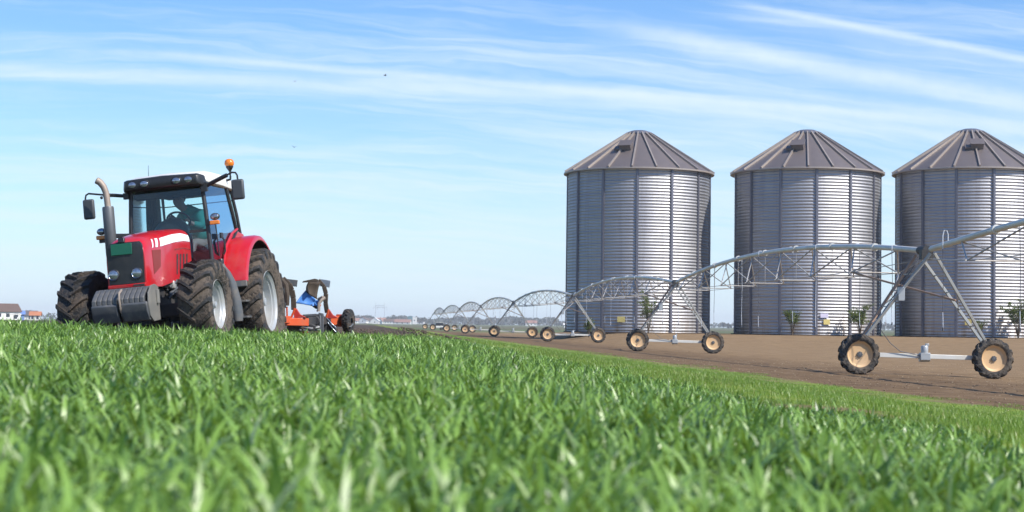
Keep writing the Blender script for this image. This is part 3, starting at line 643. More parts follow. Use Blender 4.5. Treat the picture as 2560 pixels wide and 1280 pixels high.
        b = MB(); b.box((x + .02, y - .005, 1.965 + dz), (.06, .155, .065)); b.build('indicator', M['amber'], cl, 35, .012)
    # three point linkage behind
    b = MB()
    for sg in (-1, 1): b.beam((-.7, sg * .35, .45), (-1.5, sg * .42, .40), .06, .09)
    b.beam((-.7, 0, .95), (-1.5, 0, .95), .06, .06); b.box((-.65, 0, .8), (.3, .7, .6)); b.build('rear_linkage', M['dark'], t, 35, .01)
    return t
build_tractor()

# ------------------------------------------------------------------ driver in the cab
def skin_figure(name, verts, edges, mat, parent=None, sub=2, root=0):
    me = bpy.data.meshes.new(name); me.from_pydata([v[:3] for v in verts], edges, []); me.materials.append(mat)
    o = link(name, me, parent); sk = o.modifiers.new('skin', 'SKIN')
    for i, v in enumerate(verts):
        sv = me.skin_vertices[0].data[i]; sv.radius = (v[3], v[4] if len(v) > 4 else v[3]); sv.use_root = (i == root)
    sk.use_smooth_shade = True; sk.branch_smoothing = .6
    sb = o.modifiers.new('sub', 'SUBSURF'); sb.levels = sub; sb.render_levels = sub
    return o
def build_driver():
    O = Vector((.18, .02, 1.70)); L = TLOC + TM @ O
    q = lambda x, y, z: (x - O.x, y - O.y, z - O.z)
    # pelvis, spine, neck, head turned down to the right; arms to the wheel and console; legs forward
    V = []; Ed = []
    def add(p, r, par=None):
        V.append((*q(*p), r)); i = len(V) - 1
        if par is not None: Ed.append((par, i))
        return i
    pel = add((.18, .17, 1.74), .15); ab = add((.20, .165, 1.92), .15, pel); ch = add((.24, .12, 2.12), .165, ab); ub = add((.28, .075, 2.24), .12, ch)
    nk = add((.32, -.02, 2.33), .06, ub); h1 = add((.36, -.085, 2.385), .085, nk); h2 = add((.355, -.10, 2.45), .112, h1); h3 = add((.335, -.10, 2.52), .10, h2)
    hands = []
    for sg, el, wr, hd in ((1, (.50, .30, 1.98), (.66, .17, 2.05), (.70, .15, 2.10)), (-1, (.36, -.16, 1.98), (.54, -.18, 2.12), (.60, -.17, 2.19))):
        sh = add((.27 + .05 * sg, sg * .17 + .09, 2.19 - sg * .02), .085, ub); e = add(el, .055, sh); w = add(wr, .034, e); k = add(hd, .036, w); hands.append((k, hd, sg))
    for k, hd, sg in hands:
        for j in range(4):
            a = add((hd[0] + .035, hd[1] - .03 + .02 * j, hd[2] + .012 - .004 * abs(j - 1.5)), .010, k); bb = add((hd[0] + .06, hd[1] - .03 + .02 * j, hd[2] - .01), .009, a); add((hd[0] + .05, hd[1] - .03 + .02 * j, hd[2] - .035), .008, bb)
        a = add((hd[0] + .0, hd[1] - sg * .04, hd[2] + .01), .011, k); add((hd[0] + .025, hd[1] - sg * .055, hd[2] - .005), .009, a)
    for sg in (1, -1):
        hp = add((.26, sg * .10 + .14, 1.71), .10, pel); kn = add((.66, sg * .15 + .03, 1.72), .075, hp); an = add((.80, sg * .15 + .03, 1.42), .05, kn); add((.92, sg * .15 + .03, 1.38), .04, an)
    body = skin_figure('person', V, Ed, M['skin'])
    body.location = L; body.rotation_euler = TROT
    tag(body, 'driver in a green work shirt sitting in the tractor cab, head bowed sideways', 'person')
    S = []; Es = []
    def adds(p, r, par=None):
        S.append((*q(*p), r)); i = len(S) - 1
        if par is not None: Es.append((par, i))
        return i
    p = adds((.18, .17, 1.74), .21); a = adds((.20, .165, 1.92), .215, p); c = adds((.24, .12, 2.12), .235, a); u = adds((.275, .07, 2.26), .19, c); adds((.315, -.02, 2.345), .105, u)
    for sg, el, wr in ((1, (.50, .30, 1.98), (.63, .19, 2.04)), (-1, (.36, -.16, 1.98), (.51, -.18, 2.09))):
        sh = adds((.27 + .05 * sg, sg * .16 + .08, 2.22 - sg * .02), .135, u); e = adds(el, .078, sh); adds(wr, .055, e)
    skin_figure('shirt', S, Es, M['shirt'], body)
    b = MB(); b.sphere(q(.322, -.098, 2.50), .11, 16, 10, sc=(1, .95, 1.05)); b.v = [v for v in b.v]; h = b.build('hair', M['hair'], body, 60); h.location = (-.012, .006, .02)
    b = MB()
    for p, r in (((.435, -.145, 2.475), .014), ((.43, -.075, 2.475), .014)): b.sphere(q(*p), r, 8, 6)
    b.build('eyes', M['hair'], body, 60)
    b = MB(); b.prism([(q(.42, 0, 0)[0], q(0, 0, 2.48)[2]), (q(.475, 0, 0)[0], q(0, 0, 2.43)[2]), (q(.42, 0, 0)[0], q(0, 0, 2.42)[2])], q(0, -.115, 0)[1], q(0, -.085, 0)[1], 'y'); b.build('nose', M['skin'], body, 35, .006)
build_driver()

# ------------------------------------------------------------------ reversible plough behind the tractor
def build_plough():
    O = Vector((-4.0, 31.4, gz(-4.0, 31.4)))
    t = tag(empty('plough', O), 'orange reversible plough with blue mouldboards and a small depth wheel behind the tractor', 'plough')
    q = lambda x, y, z: (x - O.x, y - O.y, z - O.z)
    b = MB(); b.beam(q(-4.95, 28.9, .52), q(-4.30, 30.8, .53), .14, .14); b.beam(q(-4.36, 30.75, .49), q(-3.98, 31.15, .485), .16, .15); b.build('main_beam', M['orange'], t, 35, .012); b = MB(); b.beam(q(-3.68, 32.2, .53), q(-3.43, 32.6, .525), .15, .19); b.beam(q(-3.47, 32.52, .53), q(-3.42, 32.62, .525), .22, .25)
    b.build('beam_end', M['orange'], t, 35, .012)
    b = MB(); b.box(q(-5.0, 28.75, .62), (.16, .3, .75)); b.beam(q(-5.0, 28.7, .45), q(-5.5, 28.6, .42), .1, .1); b.beam(q(-5.0, 28.7, .45), q(-4.5, 28.6, .42), .1, .1); b.build('headstock', M['redorange'], t, 35, .015)
    b = MB(); b.beam(q(-4.0, 31.12, .50), q(-3.66, 32.25, .53), .13, .16); b.tube([q(-4.02, 31.0, .60), q(-3.85, 31.5, .62), q(-3.75, 31.9, .60)], .035, 10); b.lathe([(.09, -.10), (.10, 0), (.09, .10)], 14, q(-3.85, 31.55, .52), 'y', cap=True); b.box(q(-3.92, 31.3, .40), (.22, .2, .12), (0, .4, 0)); b.build('beam_joint', M['dark'], t, 35, .012)
    b = MB(); b.tube([q(-4.08, 31.0, .40), q(-3.9, 31.2, .36), q(-3.75, 31.3, .39)], .03, 8); b.tube([q(-4.1, 31.0, .33), q(-3.75, 31.4, .34)], .022, 8); b.build('hydraulic_ram', M['muffler'], t)
    def frog(x, y, tag_):
        b = MB(); b.prism([q(x, 0, 0)[:1] + (q(0, 0, .56)[2],), q(x - .02, 0, 0)[:1] + (q(0, 0, .80)[2],), q(x + .05, 0, 0)[:1] + (q(0, 0, .74)[2],), q(x + .12, 0, 0)[:1] + (q(0, 0, .64)[2],), q(x + .24, 0, 0)[:1] + (q(0, 0, .575)[2],)], q(0, y - .03, 0)[1], q(0, y + .03, 0)[1], 'y')
        return b.build('leg_gusset', M['redorange'], t, 35, .008)
    frog(-4.20, 31.0, 0); frog(-3.68, 32.0, 1)
    b = MB(); b.beam(q(-4.26, 30.95, .55), q(-4.18, 30.93, .74), .05, .03); b.beam(q(-4.32, 30.9, .55), q(-4.33, 30.88, .78), .05, .03); b.build('stay_plate', M['orange'], t, 35, .005); b = MB(); b.beam(q(-3.70, 31.95, .55), q(-3.64, 31.93, .74), .05, .03); b.beam(q(-3.87, 31.9, .70), q(-3.80, 31.9, .84), .05, .03); b.build('stay_plate', M['orange'], t, 35, .005)
    # curved legs
    def leg(pts): 
        b = MB()
        for (p0, w0), (p1, w1) in zip(pts[:-1], pts[1:]):
            b.beam(q(*p0), q(*p1), (w0 + w1) / 2, .05, (0, 1, 0))
        return b.build('plough_leg', M['soilsteel'], t, 35, .012)
    leg([((-4.42, 30.9, 1.33), .07), ((-4.30, 30.92, 1.22), .10), ((-4.25, 30.95, 1.10), .10), ((-4.22, 30.97, .95), .11), ((-4.21, 31.0, .72), .09)])
    leg([((-3.85, 31.9, 1.33), .06), ((-3.74, 31.9, 1.20), .08), ((-3.70, 31.92, 1.06), .09), ((-3.71, 31.95, .88), .09), ((-3.68, 32.0, .68), .09)])
    b = MB(); b.tube([q(-3.70, 31.75, .98), q(-3.76, 31.72, .93), q(-3.81, 31.7, .86), q(-3.815, 31.7, .70)], .034, 8); b.tube([q(-3.84, 31.8, .94), q(-3.74, 31.75, .99)], .03, 8); b.build('stay_rod', M['rusty'], t)
    # mouldboards: twisted sheets
    def sheet(name, P, mat, th=.012, n=7):
        """bilinear patch of four corners bulged outward, with thickness"""
        a, b_, c, d = [Vector(q(*p)) for p in P]; nrm = (b_ - a).cross(d - a).normalized(); rows = []
        for i in range(n + 1):
            u = i / n; r_ = []
            for j in range(n + 1):
                v = j / n; p = (a * (1 - u) + b_ * u) * (1 - v) + (d * (1 - u) + c * u) * v
                r_.append(p + nrm * (.10 * math.sin(PI * v) * .8 + .03 * math.sin(PI * u)))
            rows.append(r_)
        m = MB(); m.loft(rows, False, close=False); o = m.build(name, mat, t, 60); s = o.modifiers.new('solid', 'SOLIDIFY'); s.thickness = th; return o
    sheet('mouldboard', [(-4.26, 31.6, .855), (-4.06, 31.65, 1.13), (-3.88, 31.75, .94), (-3.92, 31.75, .80)], M['blue'])
    sheet('mouldboard_tail', [(-3.95, 31.74, .83), (-3.90, 31.76, .92), (-3.80, 31.84, .92), (-3.81, 31.84, .76)], M['blue'])
    sheet('mouldboard_shin', [(-4.06, 31.6, 1.11), (-4.02, 31.62, 1.28), (-3.80, 31.8, 1.28), (-3.86, 31.78, .94)], M['soilsteel'])
    sheet('mouldboard_tip', [(-3.97, 31.72, .84), (-3.83, 31.8, .80), (-3.82, 31.8, .74), (-3.88, 31.78, .75)], M['dark'])
    b = MB(); b.prism([(q(-4.13, 0, 0)[0], q(0, 0, 1.265)[2]), (q(-4.11, 0, 0)[0], q(0, 0, 1.295)[2]), (q(-3.88, 0, 0)[0], q(0, 0, 1.345)[2]), (q(-3.82, 0, 0)[0], q(0, 0, 1.33)[2]), (q(-3.80, 0, 0)[0], q(0, 0, 1.28)[2])], q(0, 31.52, 0)[1], q(0, 31.60, 0)[1], 'y'); b.build('plough_share', M['soilsteel'], t, 35, .006)
    b = MB(); b.box(q(-3.73, 31.98, 1.265), (.20, .03, .14), (0, R(8), 0)); b.build('trash_board', M['polished'], t, 35, .004)
    b = MB(); b.box(q(-4.27, 31.05, 1.245), (.22, .03, .13), (0, R(6), 0)); b.build('trash_board', M['grey'], t, 35, .004)
    b = MB(); b.tube([q(-4.44, 30.8, 1.33), q(-4.36, 30.82, 1.2), q(-4.33, 30.84, 1.0), q(-4.32, 30.86, .8)], [.03, .06, .06, .04], 8); b.build('skimmer', M['soilsteel'], t)
    # bodies in the ground
    b = MB(); b.prism([(q(-3.80, 0, 0)[0], q(0, 0, .68)[2]), (q(-3.70, 0, 0)[0], q(0, 0, .66)[2]), (q(-3.69, 0, 0)[0], q(0, 0, .1)[2]), (q(-3.77, 0, 0)[0], q(0, 0, -.1)[2])], q(0, 31.55, 0)[1], q(0, 31.62, 0)[1], 'y'); b.beam(q(-3.76, 31.5, .62), q(-3.73, 31.45, .10), .03, .03); b.build('plough_leg', M['muffler'], t, 35, .008)
    sheet('mouldboard', [(-3.64, 31.7, .58), (-3.46, 31.75, .36), (-3.50, 31.8, .05), (-3.68, 31.8, .10)], M['dark'])
    sheet('mouldboard_tail', [(-3.645, 31.66, .585), (-3.45, 31.7, .38), (-3.455, 31.7, .28), (-3.63, 31.66, .48)], M['polished'])
    sheet('mouldboard', [(-4.32, 30.9, .45), (-4.0, 31.0, .40), (-4.05, 31.0, .05), (-4.3, 30.9, .05)], M['soilsteel'])
    b = MB(); b.prism([(q(-4.34, 0, 0)[0], q(0, 0, .46)[2]), (q(-4.02, 0, 0)[0], q(0, 0, .42)[2]), (q(-3.95, 0, 0)[0], q(0, 0, .30)[2]), (q(-4.05, 0, 0)[0], q(0, 0, .02)[2]), (q(-4.36, 0, 0)[0], q(0, 0, .0)[2])], q(0, 31.15, 0)[1], q(0, 31.3, 0)[1], 'y'); b.build('plough_body', M['redorange'], t, 35, .02)
    b = MB(); b.prism([(q(-3.76, 0, 0)[0], q(0, 0, .46)[2]), (q(-3.55, 0, 0)[0], q(0, 0, .44)[2]), (q(-3.46, 0, 0)[0], q(0, 0, .25)[2]), (q(-3.48, 0, 0)[0], q(0, 0, .0)[2]), (q(-3.78, 0, 0)[0], q(0, 0, .0)[2])], q(0, 32.0, 0)[1], q(0, 32.15, 0)[1], 'y'); b.build('plough_body', M['dark'], t, 35, .02)
    # depth wheel
    b = MB()
    tm = tyre_mb(.235, .15, .14, 18, .022, .05, 32, .12).mesh('tyre', [M['tyre_dark'], M['tyre_dark']], 30)
    b.lathe([(.15, .05), (.13, .04), (.12, 0), (.04, .02), (.035, .06), (.001, .06)], 24, ax='y'); b.lathe([(.15, -.05), (.12, -.03), (.12, 0)], 24, ax='y')
    w = b.build('depth_wheel', M['polished'], t, 40, 0, q(-3.30, 32.45, .53), (0, 0, R(74))); link('tyre', tm, w)
    b = MB(); b.tube([q(-3.44, 32.6, .52), q(-3.36, 32.4, .48), q(-3.34, 32.3, .40), q(-3.24, 32.3, .40), q(-3.2, 32.42, .46)], .022, 8); b.beam(q(-3.42, 32.5, .48), q(-3.27, 32.5, .18), .06, .09); b.beam(q(-3.24, 32.5, .42), q(-3.22, 32.5, .05), .09, .03); b.build('wheel_bracket', M['muffler'], t, 35, .006)
build_plough()

# ------------------------------------------------------------------ grain silos
SR, SH = 7.1, 16.35
def silo_meshes():
    me = {}
    n, cr = 200, 53; prof = []
    for i in range(cr * 8 + 1): prof.append((SR + .027 * math.cos(2 * PI * i / 8), .05 + (SH - .05) * i / (cr * 8)))
    me['wall'] = MB().lathe(prof, n).mesh('wall', M['galv'], 180)
    b = MB(); b.box((SR + .06, 0, SH / 2), (.09, .28, SH - .06)); b.box((SR + .12, 0, SH / 2), (.05, .13, SH - .1))
    for k in range(52):
        for dy in (-.105, .105): b.box((SR + .108, dy, .3 + k * .31), (.02, .03, .03))
    me['stiffener'] = b.mesh('stiffener', M['post'], 30)
    ro, zo, ri, zi = SR + .42, SH - .22, 1.18, SH + 3.86; npan = 20
    b = MB(); rings = []
    for f in (0, .04, .5, 1):
        r_ = ro + (ri - ro) * f; z = zo + (zi - zo) * f
        rings.append([(r_ * math.cos(2 * PI * k / 80) * (1), r_ * math.sin(2 * PI * k / 80), z - .0) for k in range(80)])
    b.loft(rings, False); b.loft([[(p[0] * 1, p[1] * 1, p[2] - .14) for p in rings[0]], rings[0]], False)
    b.loft([[(p[0], p[1], p[2] - .14) for p in rings[0]], [(p[0] * .93, p[1] * .93, p[2] - .14) for p in rings[0]]], False)
    me['roof'] = b.mesh('roof', M['roof'], 25)
    b = MB(); d = Vector((ri - ro, 0, zi - zo)); nrm = Vector((zi - zo, 0, ro - ri)).normalized()
    b.beam(Vector((ro - .02, 0, zo)) + nrm * .09, Vector((ri, 0, zi)) + nrm * .09, .13, .20); me['roof_rib'] = b.mesh('roof_rib', M['rib'], 30)
    b = MB(); b.lathe([(SR + .40, zo - .15), (SR + .46, zo - .12), (SR + .46, zo + .01), (SR + .40, zo + .03)], 80); me['eave_ring'] = b.mesh('eave_ring', M['rib'], 30)
    b = MB(); b.lathe([(1.20, zi - .12), (1.34, zi - .06), (1.34, zi + .10), (1.28, zi + .16), (.7, zi + .36), (.001, zi + .44)], 40); me['roof_cap'] = b.mesh('roof_cap', M['post'], 35)
    b = MB(); b.box((0, 0, .28), (.95, 1.15, .56)); b.box((.03, .0, .59), (1.15, 1.35, .07)); b.box((.2, -.85, .10), (.6, .55, .2)); me['roof_hatch'] = b.mesh('roof_hatch', M['roof'], 30)
    return me
SM = silo_meshes()
def build_silo(x, y, rot, label, hatch_az, signs, hs=1):
    t = tag(empty('grain_silo', (x, y, gz(x, y) - .03)), label, 'silo', 'grain silos behind the irrigation line'); t.scale = (1, 1, hs)
    tilt = 0
    link('wall', SM['wall'], t)
    for k in range(13): link('stiffener', SM['stiffener'], t, 0, None, (0, 0, rot + 2 * PI * k / 13))
    rf = link('roof', SM['roof'], t, 0, None, (0, 0, 0))
    for k in range(20): link('roof_rib', SM['roof_rib'], rf, 0, None, (0, 0, R(8.6) - PI / 2 + 2 * PI * k / 20))
    link('eave_ring', SM['eave_ring'], t); link('roof_cap', SM['roof_cap'], t)
    rr = 4.1; z = SH - .22 + (SR + .42 - rr) * (4.08 / (SR + .42 - 1.18)) + .04
    h = link('roof_hatch', SM['roof_hatch'], rf); h.rotation_euler = (0, R(33), hatch_az); h.location = (rr * math.cos(hatch_az), rr * math.sin(hatch_az), z)
    b = MB(); b.lathe([(SR + .30, 0), (SR + .30, .12), (SR - .1, .14)], 80); b.build('base_ring', M['clod'], t)
    for az, sz, w, hh, m in signs:
        b = MB(); b.box((SR + .10, 0, sz), (.03, w, hh), (0, 0, 0)); b.build('sign_plate', M[m], t, 35, .006, None, (0, 0, az))
    return t
B = -PI / 2
build_silo(12.65, 160.5, B - R(5.5), 'corrugated steel grain silo whose left flank stands clear of the others, nearest the tractor', B - R(22), [(B - R(17), 1.35, .75, .55, 'yellow')], .99)
build_silo(29.2, 158.5, B - R(3), 'corrugated steel grain silo standing between the two other silos', B - R(22), [(B + R(5), 1.35, .62, .5, 'yellow'), (B + R(3.2), 1.95, .75, .4, 'lilac')], .992)
build_silo(45.1, 157.3, B + R(1.4), 'corrugated steel grain silo cut off by the right edge of the picture', B - R(8), [(B - R(17.5), 1.5, .6, .55, 'yellow')], 1.0)

# ------------------------------------------------------------------ shrubs at the silo feet
def shrub(x, y, h, w, nst, nl, label, seed):
    r = random.Random(seed); z = gz(x, y); t = tag(empty('shrub', (x, y, z)), label, 'shrub', 'shrubs in front of the silos')
    b = MB(); V = []; F = []; T = []
    tips = []
    for k in range(nst):
        a = 2 * PI * k / nst + r.random(); top = Vector((math.cos(a) * w * .5 * r.uniform(.2, 1), math.sin(a) * w * .4 * r.uniform(.2, 1), h * r.uniform(.6, 1)))
        mid = Vector((top.x * .35, top.y * .35, top.z * .5)); b.tube([(0, 0, -.05), mid, top], [.045, .03, .012], 6)
        tips += [(mid, top)]
        for j in range(3):
            p = mid.lerp(top, r.random()); e = p + Vector((r.uniform(-.3, .3) * w, r.uniform(-.3, .3) * w, r.uniform(.1, .4))); b.tube([p, e], [.016, .008], 5); tips.append((p, e))
    b.build('stem', M['bark'], t)
    m = MB(); tone = []
    for i in range(nl):
        p0, p1 = r.choice(tips); p = p0.lerp(p1, r.random() ** .7) + Vector((r.gauss(0, .10), r.gauss(0, .10), r.gauss(0, .08)))
        d = Vector((r.uniform(-1, 1), r.uniform(-1, 1), r.uniform(-.3, 1))).normalized(); s = d.cross(Vector((r.uniform(-1, 1), r.uniform(-1, 1), r.uniform(-1, 1)))).normalized(); L = r.uniform(.10, .19); W = L * .28
        m.add([p, p + d * L * .5 + s * W, p + d * L, p + d * L * .5 - s * W], [(0, 1, 2, 3)]); tone += [r.random()] * 4
    me = m.mesh('foliage', M['shrub'], 0); a = me.attributes.new('tone', 'FLOAT', 'POINT'); a.data.foreach_set('value', np.array(tone, np.float32)); link('foliage', me, t)
shrub(7.35, 151.5, 1.9, 1.1, 5, 800, 'small olive shrub at the dark left flank of the silo nearest the tractor', 1)
shrub(12.9, 150.5, 4.0, 2.3, 9, 1500, 'tall thin shrub behind the rusty tower leg, against the bright face of a silo', 2)
shrub(26.5, 151, 2.2, 1.5, 6, 1000, 'low dark shrub growing before the middle rib of the central silo', 3)
shrub(32.7, 150, 3.0, 3.0, 10, 2200, 'wide leafy shrub spreading beside the nearest tower wheel', 4)
shrub(44.0, 150, 1.6, 1.3, 3, 200, 'sparse wispy shrub between two ribs of the last silo', 5)
shrub(47.2, 149, 3.6, 2.5, 11, 2600, 'dense upright shrub at the foot of the last silo, beside the picture edge', 6)

# ------------------------------------------------------------------ centre pivot irrigation line
TW = [(6.5, 17.05), (49.4, 12.80), (89.2, 9.15), (133, 5.15), (177.5, .25), (221, -4.2), (264.5, -8.5), (314, -13.2), (362, -17.3)]
pw = wheel_parts(.63, .38, .40, 14, .05, [M['tyre_piv'], M['tyre_piv']], M['ochre'], M['muffler'], 8, .12, 1, .075, 40, .28, -1, .22, .045, .022)
HP = 3.86
GROUP = 'spans of the wheeled irrigation line'
def seg_pts(a, b, f): return a + (b - a) * f
def build_span(k):
    last = k == len(TW) - 1
    (y0, x0), (y1, x1) = TW[k], (TW[k + 1] if not last else (TW[k][0] + 43, TW[k][1] - 4.2))
    P0 = Vector((x0, y0, 0)); P1 = Vector((x1, y1, 0))
    nb = Vector((TW[max(k - 1, 0)][1], TW[max(k - 1, 0)][0], 0))
    d = (P1 - (nb if k else P0)).normalized(); sd = Vector((d.y, -d.x, 0))
    labels = ['irrigation span arching toward the viewer out past the last silo, its tower out of view', 'irrigation span crossing the central silo, resting on the largest wheeled tower',
              'irrigation span crossing the silo nearest the tractor, its wheels below that silo', 'irrigation span whose tower wheel overlaps the dark left edge of the first silo',
              'irrigation span arching against open sky, its ochre wheels left of the first silo', 'irrigation span with its tower half hidden behind the next ochre wheel, under a steep arch',
              'narrow irrigation span seen between larger arches, above a pale wheel bar', 'smallest irrigation span, the last arch at the far end of the line', 'tiny end tower of the irrigation line beyond its last arch']
    O = Vector((x0, y0, gz(x0, y0)))
    t = tag(empty('irrigation_tower' if last else 'irrigation_span', O), labels[k], 'irrigation tower' if last else 'irrigation span', None if last else GROUP)
    W = lambda p: (p[0] - O.x, p[1] - O.y, p[2] - O.z)
    # ground heights under wheels
    base = 4.25; wl = P0 - sd * base / 2; wr = P0 + sd * base / 2
    zl, zr = gz(wl.x, wl.y), gz(wr.x, wr.y); hub = .60
    A = Vector((x0, y0, O.z + HP)); Bz = gz(x1, y1) + HP; Bv = Vector((x1, y1, Bz))
    L = (Bv - A).length; dn = (Bv - A); dn.z = 0; dn.normalize(); sn = Vector((dn.y, -dn.x, 0)); nseg = 8; rise = .80
    far = y0 > 190
    def pp(f): p = A.lerp(Bv, f); return p + Vector((0, 0, rise * 4 * f * (1 - f)))
    f0, f1 = .45 / L, 1 - .45 / L
    pr = .092
    if last: nseg = 0
    b = MB(); b.tube([W(pp(f0 + (f1 - f0) * i / 32)) for i in range(33)] if not last else [W(A), W(A + Vector((0, 0, .6)))], pr, 8 if far else 14)
    for i in range(1, nseg):
        f = i / nseg
        b.tube([W(pp(f - .07 / L)), W(pp(f + .07 / L))], pr * 1.45, 8 if far else 12)
    b.build('pipe', M['pipe'], t, 50)
    b = MB(); b.tube([W(pp(f0) - dn * .55), W(pp(f0) - dn * .1), W(pp(f0) + dn * .1)], pr * 1.5, 10); b.box(W(A + Vector((0, 0, -.12))), (.35, .35, .3)); b.build('pipe_joint', M['dark'], t)
    # truss: V struts down to two lower rod lines, cross ties, rods
    b = MB(); nodes = []
    zlow = lambda f: A.lerp(Bv, f).z - .52 + .16 * 4 * f * (1 - f) * 0
    for i in range(1, nseg):
        f = i / nseg; c = pp(f); e = min(i, nseg - i); dep = zlow(f)
        nodes.append([Vector((c.x, c.y, dep)) + sn * (q * .82) for q in (-1, 1)])
    sr = .024
    for i, nd in enumerate(nodes):
        f = (i + 1) / nseg; h = .5 / nseg
        for q in (0, 1):
            b.tube([W(pp(f - h * .92) - Vector((0, 0, .06))), W(nd[q])], sr, 6); b.tube([W(pp(f + h * .92) - Vector((0, 0, .06))), W(nd[q])], sr, 6)
        b.tube([W(nd[0] - sn * .06), W(nd[1] + sn * .06)], sr * .95, 6); b.tube([W(pp(f) - Vector((0, 0, .08))), W((nd[0] + nd[1]) / 2)], .012, 5)
    if not last: b.build('truss', M['truss'], t, 50)
    b = MB()
    for q in (0, 1) if not last else ():
        line = [A - Vector((0, 0, .25))] + [nd[q] for nd in nodes] + [Bv - Vector((0, 0, .25))]
        for u, v in zip(line[:-1], line[1:]): b.tube([W(u), W(v)], .013, 5)
    if not last: b.build('truss_rod', M['truss'], t, 50)
    # drop hoses with gooseneck and weight
    nd_ = 9 if not last else 0
    for i in range(nd_):
        f = (i + .62) / nd_; p = pp(f); s_ = sn * (.16 if i % 2 else -.16); g = A.lerp(Bv, f).z - HP
        if far and i % 2: continue
        hose = MB(); top = p + Vector((0, 0, .36))
        hi = .40 if (k == 0 and i == nd_ - 1) else .10
        neck = [p + Vector((0, 0, .05)), p + Vector((0, 0, hi * .7)), p + s_ * .25 + Vector((0, 0, hi)), p + s_ * .75 + Vector((0, 0, hi)), p + s_ + Vector((0, 0, hi * .6)), p + s_ - Vector((0, 0, .15))]
        hose.tube([W(v) for v in neck], .016, 6, mat=1)
        zb_ = g + 1.55 + .12 * math.sin(i * 2.3 + k)
        q0 = p + s_ - Vector((0, 0, .15)); q1 = Vector((q0.x, q0.y, zb_ + .45)); q2 = Vector((q0.x + .01, q0.y, zb_))
        hose.tube([W(q0), W(q0.lerp(q1, .5) + sn * .02), W(q1)], .010, 5, mat=0 if (i + k) % 3 else 1); hose.tube([W(q1), W(q2)], .013, 5, mat=1); hose.tube([W(q2), W(q2 - Vector((0, 0, .10)))], .024, 6, mat=0)
        hose.build('drop_hose', [M['hose'], M['hose_light']], t)
    # tower
    for sgn, wp, zg in ((-1, wl, zl), (1, wr, zr)):
        hubp = Vector((wp.x, wp.y, zg + hub))
        foot = hubp - sd * (sgn * .05) + Vector((0, 0, .30))
        tops = [A + d * o - Vector((0, 0, .10)) + sd * sgn * .06 for o in (-.55, .75)]
        feet = [foot + d * o for o in (.10, .34)]
        for j in (0, 1):
            b = MB(); b.beam(W(tops[j]), W(feet[j]), .085, .085, d); b.build('leg', M['leg_rust'] if (sgn < 0 and j == 1) else M['leg_steel'], t, 35, .008)
        b = MB()
        for f in (.22, .40, .58, .76): b.beam(W(tops[0].lerp(feet[0], f)), W(tops[1].lerp(feet[1], f)), .04, .03)
        b.beam(W(tops[0].lerp(feet[0], .40)), W(tops[1].lerp(feet[1], .58)), .025, .02)
        b.build('leg_brace', M['truss'], t)
        g = hubp + d * .22
        rim = link('wheel', pw[1], t, 0, W(hubp), (0, R(37 * (k + sgn)), math.atan2(d.y, d.x) + PI / 2))
        link('tyre', pw[0], rim); link('hub', pw[2], rim)
    c0 = Vector((wl.x, wl.y, zl + hub)) + d * .22; c1 = Vector((wr.x, wr.y, zr + hub)) + d * .22
    b = MB(); b.beam(W(c0), W(c1), .13, .14); 
    for c in (c0, c1): b.beam(W(c - d * .18), W(c + d * .14), .16, .16); 
    for c, sg in ((c0, 1), (c1, -1)): b.beam(W(c), W(c + sd * sg * .05 + Vector((0, 0, .38))), .16, .12)
    b.build('base_beam', M['pipe'], t, 35, .01)
    cm = (c0 + c1) / 2
    b = MB(); b.lathe([(.10, .06), (.11, .10), (.11, .30), (.09, .33), (.04, .34)], 16, W(cm - d * .10), 'z', cap=True); b.box(W(cm - d * .10), (.30, .26, .22)); b.box(W(cm - d * .1 + Vector((.08, 0, .36))), (.10, .10, .08)); b.lathe([(.12, -.16), (.13, -.1), (.12, .16)], 14, W(cm - d * .08 - Vector((0, 0, .05))), 'x', cap=True); b.build('drive_motor', M['rim'], t, 40, .01)
    b = MB(); lp = Vector((wl.x, wl.y, zl + hub)); b.tube([W(A - d * .1 - sd * .1), W(lp + sd * .75 + Vector((0, 0, 1.3))), W(lp + sd * .70 + Vector((0, 0, .75))), W(lp + sd * 1.0 + Vector((0, 0, .35))), W(lp + sd * 1.35 + d * .1 + Vector((0, 0, .10))), W(cm - d * .1)], .014, 6); b.build('power_cable', M['hose'], t)
    # strut from the first truss node to the right hand legs
    if last: return
    n1 = nodes[0][0]; tr = A.lerp(Vector((wr.x, wr.y, zr + hub)), .46) + d * .1
    b = MB(); b.beam(W(n1), W(tr), .06, .06); b.build('tower_strut', M['leg_rust'], t, 35, .006)
    n2 = nodes[0][1]; tl = A.lerp(Vector((wl.x, wl.y, zl + hub)), .46) + d * .1
    b = MB(); b.beam(W(n2), W(tl), .05, .05); b.build('tower_strut', M['truss'], t, 35, .006)
    b = MB(); b.box(W(A.lerp(lp, .42) - d * .3), (.20, .12, .42)); b.build('control_box', M['rim'], t, 35, .01)
for k in range(9): build_span(k)

